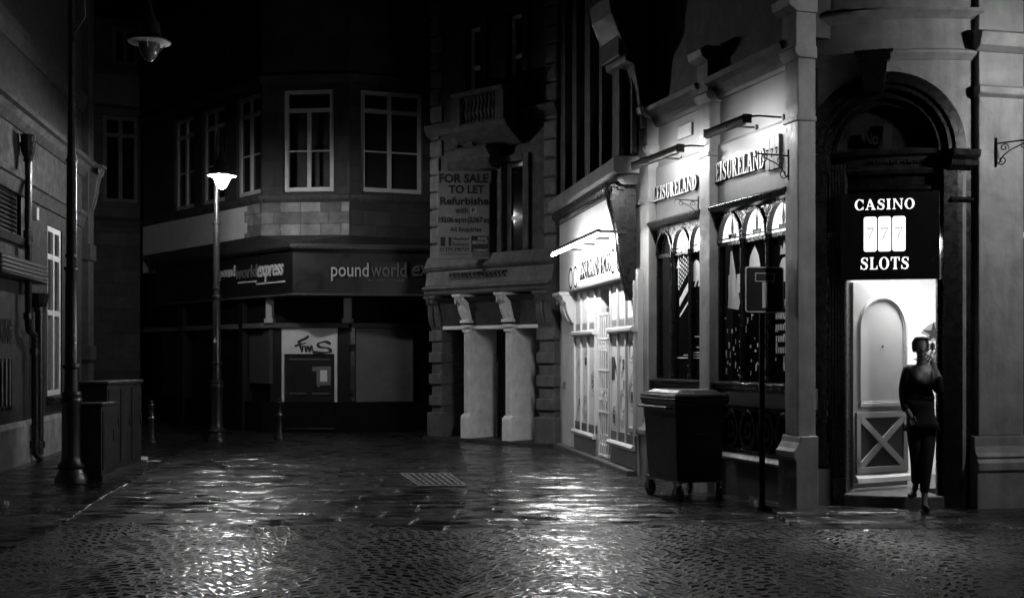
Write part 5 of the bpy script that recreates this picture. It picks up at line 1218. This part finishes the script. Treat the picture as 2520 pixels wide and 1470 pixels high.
# no through road sign
sx, sy = 2.51, 11.42; ts = thing("road_sign", "square dead-end road sign with a pale T, on a slim black pole", "sign", (sx, sy, 0))
m = MB(); m.lathe((sx, sy, 0), [(.03, -.05), (.03, 1.98), (.0, 1.985)], 14); m.lathe((sx, sy, 0), [(.055, 0), (.05, .03), (.03, .05)], 14); m.build("pole", black, ts, smooth=True)
SG = Fr(sx, sy-.05, .972, .235)
def rrect(a0, a1, z0, z1, c):
    pts = []
    for cx_, cz_, t_ in ((a1-c, z1-c, 0), (a0+c, z1-c, 90), (a0+c, z0+c, 180), (a1-c, z0+c, 270)): pts += [(cx_+c*math.cos(R_(t_+k*18)), cz_+c*math.sin(R_(t_+k*18))) for k in range(6)]
    return pts
zs0, zs1 = SG.z(1878, 768), SG.z(1878, 656); hw = .208; sgo = .022
a0_, a1_ = -hw+.012, hw+.012
m = MB(SG); m.prism(rrect(a0_, a1_, zs0, zs1, .03), -.0, .010); m.build("border_plate", signw, ts)
m = MB(SG); m.prism(rrect(a0_+.012, a1_-.012, zs0+.012, zs1-.012, .022), .010, .012); m.build("face", signb, ts)
sh = zs1-zs0; c = (a0_+a1_)/2
m = MB(SG); m.box(c-.028, c+.028, zs0+sh*.10, zs0+sh*.665, .012, .014); m.wall(c-.105, c+.105, zs0+sh*.675, zs0+sh*.865, .012, .014, [(c-.097, c+.097, zs0+sh*.69, zs0+sh*.85)]); m.build("stem_mark", signw, ts)
m = MB(SG); m.box(c-.096, c+.096, zs0+sh*.692, zs0+sh*.848, .012, .0135); m.build("bar_mark", signr, ts)
m = MB(); m.hexa([(sx+dx, sy+dy, z) for z in (zs0+.1, zs0+.14) for dx, dy in ((-.05, -.045), (.05, -.045), (.05, .035), (-.05, .035))]); m.build("clamp", steel, ts)

# drain grate, access cover frames, litter
gr = thing("drain_grate", "iron drain grate with slanting slots set in the wet setts", "grate", (-.98, 14.2, 0))
c4 = [Vector((-1.48, 14.97, 0)), Vector((-.81, 14.97, 0)), Vector((-.53, 13.5, 0)), Vector((-1.11, 13.5, 0))]
gx_ = lambda s, t_: (c4[0]*(1-s)+c4[1]*s)*(1-t_)+(c4[3]*(1-s)+c4[2]*s)*t_
def gbar(mb, s0, s1, t0, t1, z1): mb.hexa([gx_(s, t_)+Vector((0, 0, z)) for z in (-.03, z1) for s, t_ in ((s0, t0), (s1, t0), (s1, t1), (s0, t1))])
gm_ = M("wet_iron_painted_sheen", .22, .3, .4, 8, .3, 30)  # base colour raised to stand for the reflection on the wet iron
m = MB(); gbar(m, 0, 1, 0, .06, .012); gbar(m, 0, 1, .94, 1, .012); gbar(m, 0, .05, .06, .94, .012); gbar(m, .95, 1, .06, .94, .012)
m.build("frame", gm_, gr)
m = MB()
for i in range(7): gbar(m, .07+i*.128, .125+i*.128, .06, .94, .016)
m.build("grille", gm_, gr); m = MB(); gbar(m, .05, .95, .06, .94, .0045); m.build("pit_shade_slab", inkm, gr)  # black slab stands in for the shade between the bars
for lab, (u0, v0), (u1, v1), wd in (("thin iron channel strip in the small setts, the left one of two", (1636, 1349), (1686, 1369), .05), ("thin iron channel strip in the small setts, right of the other one", (1742, 1345), (1796, 1362), .045)):
    p, q = Vector((*gp(u0, v0), 0)), Vector((*gp(u1, v1), 0)); d = (q-p).normalized(); n_ = Vector((-d.y, d.x, 0))*wd/2
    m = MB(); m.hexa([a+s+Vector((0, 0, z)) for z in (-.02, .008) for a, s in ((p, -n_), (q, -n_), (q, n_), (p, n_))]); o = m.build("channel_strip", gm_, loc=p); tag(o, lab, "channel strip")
rr = random.Random(4)
def crumple(name, label, cat, c, s, mat, fl=.5):
    m = MB(); n = 12; rows = []
    for i in range(7):
        th = math.pi*i/6; rows.append([Vector(c)+Vector((s*math.sin(th)*math.cos(2*math.pi*k/n)*rr.uniform(.6, 1.2), s*.8*math.sin(th)*math.sin(2*math.pi*k/n)*rr.uniform(.6, 1.2), max(.002, s*fl*(1-math.cos(th))*rr.uniform(.7, 1.1)))) for k in range(n)])
    ids = [[m.w(p) for p in r] for r in rows]
    for a, b in zip(ids, ids[1:]):
        for k in range(n): m.f.append([a[k], a[(k+1) % n], b[(k+1) % n], b[k]])
    m.f.append(ids[0]); m.f.append(ids[-1]); o = m.build(name, mat, loc=c); return tag(o, label, cat)
x, y = gp(342, 1137); crumple("plastic_bag", "crumpled pale plastic bag lying on the setts past the cabinets", "bag", (x, y, 0), .14, whited, .35)
x, y = gp(378, 1136); crumple("crushed_wrapper", "flat pale wrapper lying right of the crumpled bag", "litter", (x, y, 0), .11, paper, .12)
x, y = gp(13, 1252); crumple("paper_ball", "small pale ball of crumpled paper near the left edge of the street", "litter", (x, y, .012), .045, whited, .9)

# ------------------------------------------------------------------ person smoking in the doorway
def skin(name, chains, mat, parent, base, sub=2, ysc=1., join=None):
    """chains: each (nodes {key:(x,y,z,r)}, edges, root). Every chain is grown with a skin modifier; all land in one mesh"""
    bmo = bmesh.new()
    for nodes, edges, root in chains:
        ks = list(nodes); me = D.meshes.new("skel"); me.from_pydata([nodes[k][:3] for k in ks], [(ks.index(a), ks.index(b)) for a, b in edges], [])
        ob = D.objects.new("skel", me); COL.objects.link(ob); sk = ob.modifiers.new("s", 'SKIN'); sk.use_smooth_shade = True; sk.branch_smoothing = .6
        for i, k in enumerate(ks):
            r = nodes[k][3]; dv = me.skin_vertices[0].data[i]; dv.radius = r if isinstance(r, tuple) else (r, r); dv.use_root = (k == root)
        ss = ob.modifiers.new("u", 'SUBSURF'); ss.levels = sub; ss.render_levels = sub
        dg = bpy.context.evaluated_depsgraph_get(); ev = ob.evaluated_get(dg); m2 = ev.to_mesh(); t = bmesh.new(); t.from_mesh(m2); ev.to_mesh_clear()
        mm = D.meshes.new("t"); t.to_mesh(mm); t.free(); bmo.from_mesh(mm); D.meshes.remove(mm); D.objects.remove(ob); D.meshes.remove(me)
    for v in bmo.verts: v.co.x *= XS; v.co.y *= ysc; v.co += Vector(base)-wloc(parent)
    for f in bmo.faces: f.smooth = True
    bmesh.ops.recalc_face_normals(bmo, faces=bmo.faces)
    me = D.meshes.new(name); bmo.to_mesh(me); bmo.free(); me.materials.append(mat); o = D.objects.new(name, me); COL.objects.link(o)
    if parent: o.parent = parent; WL[o.name] = wloc(parent)
    return o
PB = (3.98, 11.07, 0.05); XS = .90
pers = thing("person", "grey-haired person in dark clothes smoking in the bright doorway, one hand at the mouth", "person", PB)
ys = .8; Yc = lambda y: y/ys
bn = dict(pel=(0, .04, .90, .12), wai=(-.005, .05, 1.06, .115), che=(.0, .05, 1.25, .125), nb=(.005, .04, 1.40, .06), nk=(.008, .02, 1.45, .048),
 jaw=(.0, -.012, 1.50, .056), fac=(.0, -.008, 1.555, .072), cra=(.006, .012, 1.615, .082), top=(.008, .02, 1.655, .052), nose=(-.012, -.085, 1.553, .013), no2=(-.013, -.105, 1.545, .011),
 sl=(-.145, .05, 1.365, .055), el=(-.170, .06, 1.12, .042), wl=(-.155, -.03, .965, .030), hl=(-.14, -.06, .93, .034), hl2=(-.125, -.075, .885, .028),
 sr=(.145, .05, 1.365, .055), er=(.150, -.12, 1.16, .042), wr=(.085, -.20, 1.375, .028), hr=(.062, -.195, 1.425, .032), hr2=(.048, -.185, 1.465, .028),
 hpl=(-.075, .04, .87, .085), kl=(-.035, .02, .52, .055), al=(-.035, .08, .22, .034), fl=(-.07, .05, .155, .03), tl=(-.135, -.03, .142, .025),
 hpr=(.075, .03, .86, .085), kr=(.04, -.03, .48, .055), ar=(.03, -.02, .11, .034), fr_=(.025, -.06, .042, .03), tr=(.02, -.16, .027, .025))
be = [('pel', 'wai'), ('wai', 'che'), ('che', 'nb'), ('nb', 'nk'), ('nk', 'jaw'), ('jaw', 'fac'), ('fac', 'cra'), ('cra', 'top'), ('fac', 'nose'), ('nose', 'no2'), ('che', 'sl'), ('sl', 'el'), ('el', 'wl'), ('wl', 'hl'), ('hl', 'hl2'), ('che', 'sr'), ('sr', 'er'), ('er', 'wr'), ('wr', 'hr'), ('hr', 'hr2'), ('pel', 'hpl'), ('hpl', 'kl'), ('kl', 'al'), ('al', 'fl'), ('fl', 'tl'), ('pel', 'hpr'), ('hpr', 'kr'), ('kr', 'ar'), ('ar', 'fr_'), ('fr_', 'tr')]
chains = [(bn, be, 'pel')]
def finger(p, d1, d2, d3, r=.0085):
    p = Vector(p); q = p+Vector(d1); s = q+Vector(d2); e = s+Vector(d3)
    chains.append((dict(a=(*p, r), b=(*q, r), c=(*s, r*.92), d=(*e, r*.8)), [('a', 'b'), ('b', 'c'), ('c', 'd')], 'a'))
h = bn['hr2']
for i, (dx, dz, ln, cu) in enumerate(((-.012, .016, 1., .2), (.002, .010, 1.06, .35), (.016, .002, .95, .9), (.027, -.008, .78, 1.1))):
    finger((h[0]+dx, h[1]-.005, h[2]+dz), (-.022*ln, .004, .030*ln), (-.022*ln, .010+.012*cu, .014*ln*(1-cu)), (-.012*ln, .012+.008*cu, -.004-.016*cu))
finger((h[0]-.012, h[1]+.012, h[2]-.03), (-.02, .012, .018), (-.014, .008, .018), (-.006, .004, .012), .0095)
h = bn['hl2']
for i, (dx, ln) in enumerate(((-.018, .9), (-.006, 1.), (.006, .95), (.018, .8))): finger((h[0]+dx, h[1], h[2]), (.004, -.004, -.032*ln), (.010, .004, -.024*ln), (.010, .008, -.014*ln))
finger((h[0]+.015, h[1]-.015, h[2]+.035), (.016, -.008, -.02), (.008, 0, -.02), (.004, .004, -.012), .0095)
for s_ in (-1, 1): chains.append((dict(a=(.006+s_*.066, .015, 1.575, .012), b=(.006+s_*.08, .022, 1.565, .016), c=(.006+s_*.078, .018, 1.54, .011)), [('a', 'b'), ('b', 'c')], 'a'))
for s_ in (-1, 1): chains.append((dict(a=(-.006+s_*.028, -.062, 1.578, .011), b=(-.006+s_*.028, -.072, 1.577, .009)), [('a', 'b')], 'a'))
chains.append((dict(a=(-.03, -.066, 1.512, .008), b=(-.01, -.076, 1.512, .010), c=(.01, -.066, 1.512, .008)), [('a', 'b'), ('b', 'c')], 'b'))
body = skin("body", chains, skin_m, pers, PB, 2, ys)
sw = dict(hem=(.02, .045, .84, .138), pel=(.015, .045, .93, .158), wai=(.0, .05, 1.08, .160), che=(.0, .05, 1.24, .155), up=(.003, .045, 1.35, .125), nb=(.005, .035, 1.425, .080), col=(.006, .028, 1.462, .062),
 sl=(-.140, .05, 1.38, .074), el=(-.170, .06, 1.13, .062), wl=(-.170, -.01, 1.0, .052), cl=(-.160, -.025, .965, .045), sr=(.145, .05, 1.38, .077), er=(.155, -.12, 1.16, .062), wr=(.125, -.17, 1.29, .052), cr=(.115, -.18, 1.315, .046))
skin("sweater", [(sw, [('hem', 'pel'), ('pel', 'wai'), ('wai', 'che'), ('che', 'up'), ('up', 'nb'), ('nb', 'col'), ('up', 'sl'), ('sl', 'el'), ('el', 'wl'), ('wl', 'cl'), ('up', 'sr'), ('sr', 'er'), ('er', 'wr'), ('wr', 'cr')], 'pel')], sweat_m, pers, PB, 2, ys)
tr_ = dict(pel=(.015, .04, .90, .125), hpl=(-.045, .04, .80, .102), tl=(-.045, .035, .68, .096), kl=(-.035, .02, .52, .080), al=(-.035, .07, .28, .052), bl=(-.035, .078, .25, .050), hpr=(.07, .03, .80, .104), t2=(.062, .0, .66, .100), kr=(.045, -.03, .48, .080), ar=(.032, -.02, .20, .052), br=(.031, -.02, .165, .050))
skin("trousers", [(tr_, [('pel', 'hpl'), ('hpl', 'tl'), ('tl', 'kl'), ('kl', 'al'), ('al', 'bl'), ('pel', 'hpr'), ('hpr', 't2'), ('t2', 'kr'), ('kr', 'ar'), ('ar', 'br')], 'pel')], trous_m, pers, PB, 2, ys)
skin("shoe", [(dict(h=(-.032, .10, .150, .030), m=(-.075, .045, .146, .036), t=(-.145, -.04, .142, .030)), [('h', 'm'), ('m', 't')], 'm')], shoe_m, pers, PB, 2, ys)
skin("shoe", [(dict(h=(.03, .02, .036, .030), m=(.025, -.07, .030, .036), t=(.018, -.185, .024, .030)), [('h', 'm'), ('m', 't')], 'm')], shoe_m, pers, PB, 2, ys)
hm = MB(); n = 28; ids = []; rr = random.Random(8)
for i in range(15):
    th = math.pi*i/14*.72; row = []
    for k in range(n):
        ph = 2*math.pi*k/n; x_, y_ = math.sin(th)*math.cos(ph), math.sin(th)*math.sin(ph)
        zlo = math.cos(th)
        row.append(hm.w(Vector(PB)+Vector((.007+.090*x_*rr.uniform(.92, 1.07), (.02+.112*y_*rr.uniform(.92, 1.07))*ys, 1.602+.108*zlo*rr.uniform(.95, 1.05)))))
    ids.append(row)
for i, (a, b) in enumerate(zip(ids, ids[1:])):
    for k in range(n):
        ph = 2*math.pi*(k+.5)/n
        if math.sin(ph) < -.2 and i > 4: continue
        if math.sin(ph) < .25 and i > 6: continue
        hm.f.append([a[k], a[(k+1) % n], b[(k+1) % n], b[k]])
ho = hm.build("hair", hair_m, pers, smooth=True); so_ = ho.modifiers.new("thick", 'SOLIDIFY'); so_.thickness = .012; so_.offset = -1
cg = MB(); p = Vector(PB)+Vector((.004, -.225*ys, 1.50)); q = Vector(PB)+Vector((-.012, -.095*ys, 1.514)); cg.tube([p, p+(q-p)*.7, q], .0042, 8); c_ = cg.build("cigarette", paper, loc=p); tag(c_, "white cigarette held to the mouth of the person in the doorway", "cigarette")

PW = Fr(0, 13.295, 1, 0); px0, px1 = PW.a(2256), 5.12; pz1 = PW.z(2300, 786); pz0 = PW.z(2300, 950); pc = px0+.36
wp = thing("wall_poster", "arch-topped wall poster with a star and round letters, inside the lobby behind the smoking person", "poster", (pc, 13.29, pz0))
pts = [(px0, pz0), (px1, pz0), (px1, pz1-.1)]+[(pc+.36*math.cos(R_(k)), pz1-.30+.30*math.sin(R_(k))) for k in range(20, 181, 10)]
m = MB(PW); m.prism([(min(x, px1), z) for x, z in pts], -.0, .015); m.build("panel", M("poster_grey", .3, .5, .3, 6, .05, 40), wp)
m = MB(PW); sx_, sz_ = PW.a(2296), PW.z(2296, 820)
m.prism([(sx_+(.14 if k % 2 == 0 else .045)*math.cos(R_(90+k*36)), sz_+(.14 if k % 2 == 0 else .045)*math.sin(R_(90+k*36))) for k in range(10)], .015, .02); m.build("star", inkm, wp)
m = MB(PW); m2 = MB(PW)
for u, ch in ((2287, "E"), (2300, "L")):
    ca, cz = PW.a(u), PW.z(u, 852); m.arch(ca, cz, 0, .062, 0, 360, .015, .019, 20); v_, f_ = sans(ch, off=.02); m2.flat(v_, f_, ca-.025, cz-.035, .05, .07, .019, .022)
m.build("letter_disc", white, wp)
for tx, u0, u1, v0, v1 in (("FA", 2288, 2308, 862, 875), ("QUEE", 2276, 2308, 878, 892)):
    v_, f_ = sans(tx, off=.02); m2.flat(v_, f_, PW.a(u0), PW.z(u0, v1), PW.a(u1)-PW.a(u0), PW.z(u0, v0)-PW.z(u0, v1), .015, .019)
m2.build("lettering", inkm, wp)
# thin cigarette smoke drifting before the chest
sm = D.materials.new("smoke"); sm.use_nodes = True; t = sm.node_tree; t.nodes.clear(); out = N(t, "ShaderNodeOutputMaterial"); pv = N(t, "ShaderNodeVolumePrincipled"); t.links.new(pv.outputs[0], out.inputs['Volume'])
tc = N(t, "ShaderNodeNewGeometry"); n_ = noise(t, tc.outputs['Position'], 11, 4, .6); tcc = N(t, "ShaderNodeTexCoord")
ln = N(t, "ShaderNodeVectorMath", operation='LENGTH'); t.links.new(tcc.outputs['Object'], ln.inputs[0])
fall = ramp(t, mth(t, 'MULTIPLY', ln.outputs['Value'], 7.8), [(.0, 1.), (.9, 0.)]); nn = ramp(t, n_, [(.42, 0), (.7, 1)])
t.links.new(mth(t, 'MULTIPLY', mth(t, 'MULTIPLY', fall, nn), 9.), pv.inputs['Density']); pv.inputs['Color'].default_value = g(.95); pv.inputs['Anisotropy'].default_value = .3
c_ = Vector(PB)+Vector((-.045, -.27, 1.34)); m = MB(); m.lathe(c_, [(.0, -.13), (.06, -.11), (.10, -.06), (.115, 0), (.10, .06), (.06, .11), (.0, .13)], 18); o = m.build("smoke", sm, loc=c_, smooth=True); o['kind'] = 'stuff'; o['label'] = "thin cigarette smoke drifting before the person in the doorway"

# ------------------------------------------------------------------ far-apart pieces of one part become parts of their own
def split_pieces(o):
    me = o.data; nv = len(me.vertices); par = list(range(nv))
    def find(x):
        while par[x] != x: par[x] = par[par[x]]; x = par[x]
        return x
    for p in me.polygons:
        vs = list(p.vertices)
        for v in vs[1:]: par[find(v)] = find(vs[0])
    isl = {}
    for v in range(nv): isl.setdefault(find(v), []).append(v)
    ids = list(isl)
    if len(ids) < 2 or len(ids) > 260: return
    bb = []
    for k in ids:
        co = [me.vertices[v].co for v in isl[k]]; bb.append(([min(c[i] for c in co) for i in range(3)], [max(c[i] for c in co) for i in range(3)]))
    n = len(ids); gp_ = list(range(n))
    def fg(x):
        while gp_[x] != x: gp_[x] = gp_[gp_[x]]; x = gp_[x]
        return x
    for i in range(n):
        for j in range(i):
            gap = math.sqrt(sum(max(0, bb[i][0][k]-bb[j][1][k], bb[j][0][k]-bb[i][1][k])**2 for k in range(3)))
            lim = max(.02, .5*max(max(bb[q][1][k]-bb[q][0][k] for k in range(3)) for q in (i, j)))
            if gap < lim: gp_[fg(i)] = fg(j)
    groups = {}
    for i, k in enumerate(ids): groups.setdefault(fg(i), set()).update(isl[k])
    if len(groups) < 2: return
    for gi, vs in enumerate(groups.values()):
        if gi == 0: keep = vs; continue
        c = o.copy(); c.data = me.copy(); COL.objects.link(c); bm = bmesh.new(); bm.from_mesh(c.data); bm.verts.ensure_lookup_table()
        bmesh.ops.delete(bm, geom=[v for v in bm.verts if v.index not in vs], context='VERTS'); bm.to_mesh(c.data); bm.free()
    bm = bmesh.new(); bm.from_mesh(me); bm.verts.ensure_lookup_table(); bmesh.ops.delete(bm, geom=[v for v in bm.verts if v.index not in keep], context='VERTS'); bm.to_mesh(me); bm.free()
skip_ = ("graffiti", "bar_gate", "body", "hair")
for o in [x for x in SC.objects if x.type == 'MESH' and x.parent and x.data.users == 1 and not x.name.startswith(skip_)]: split_pieces(o)
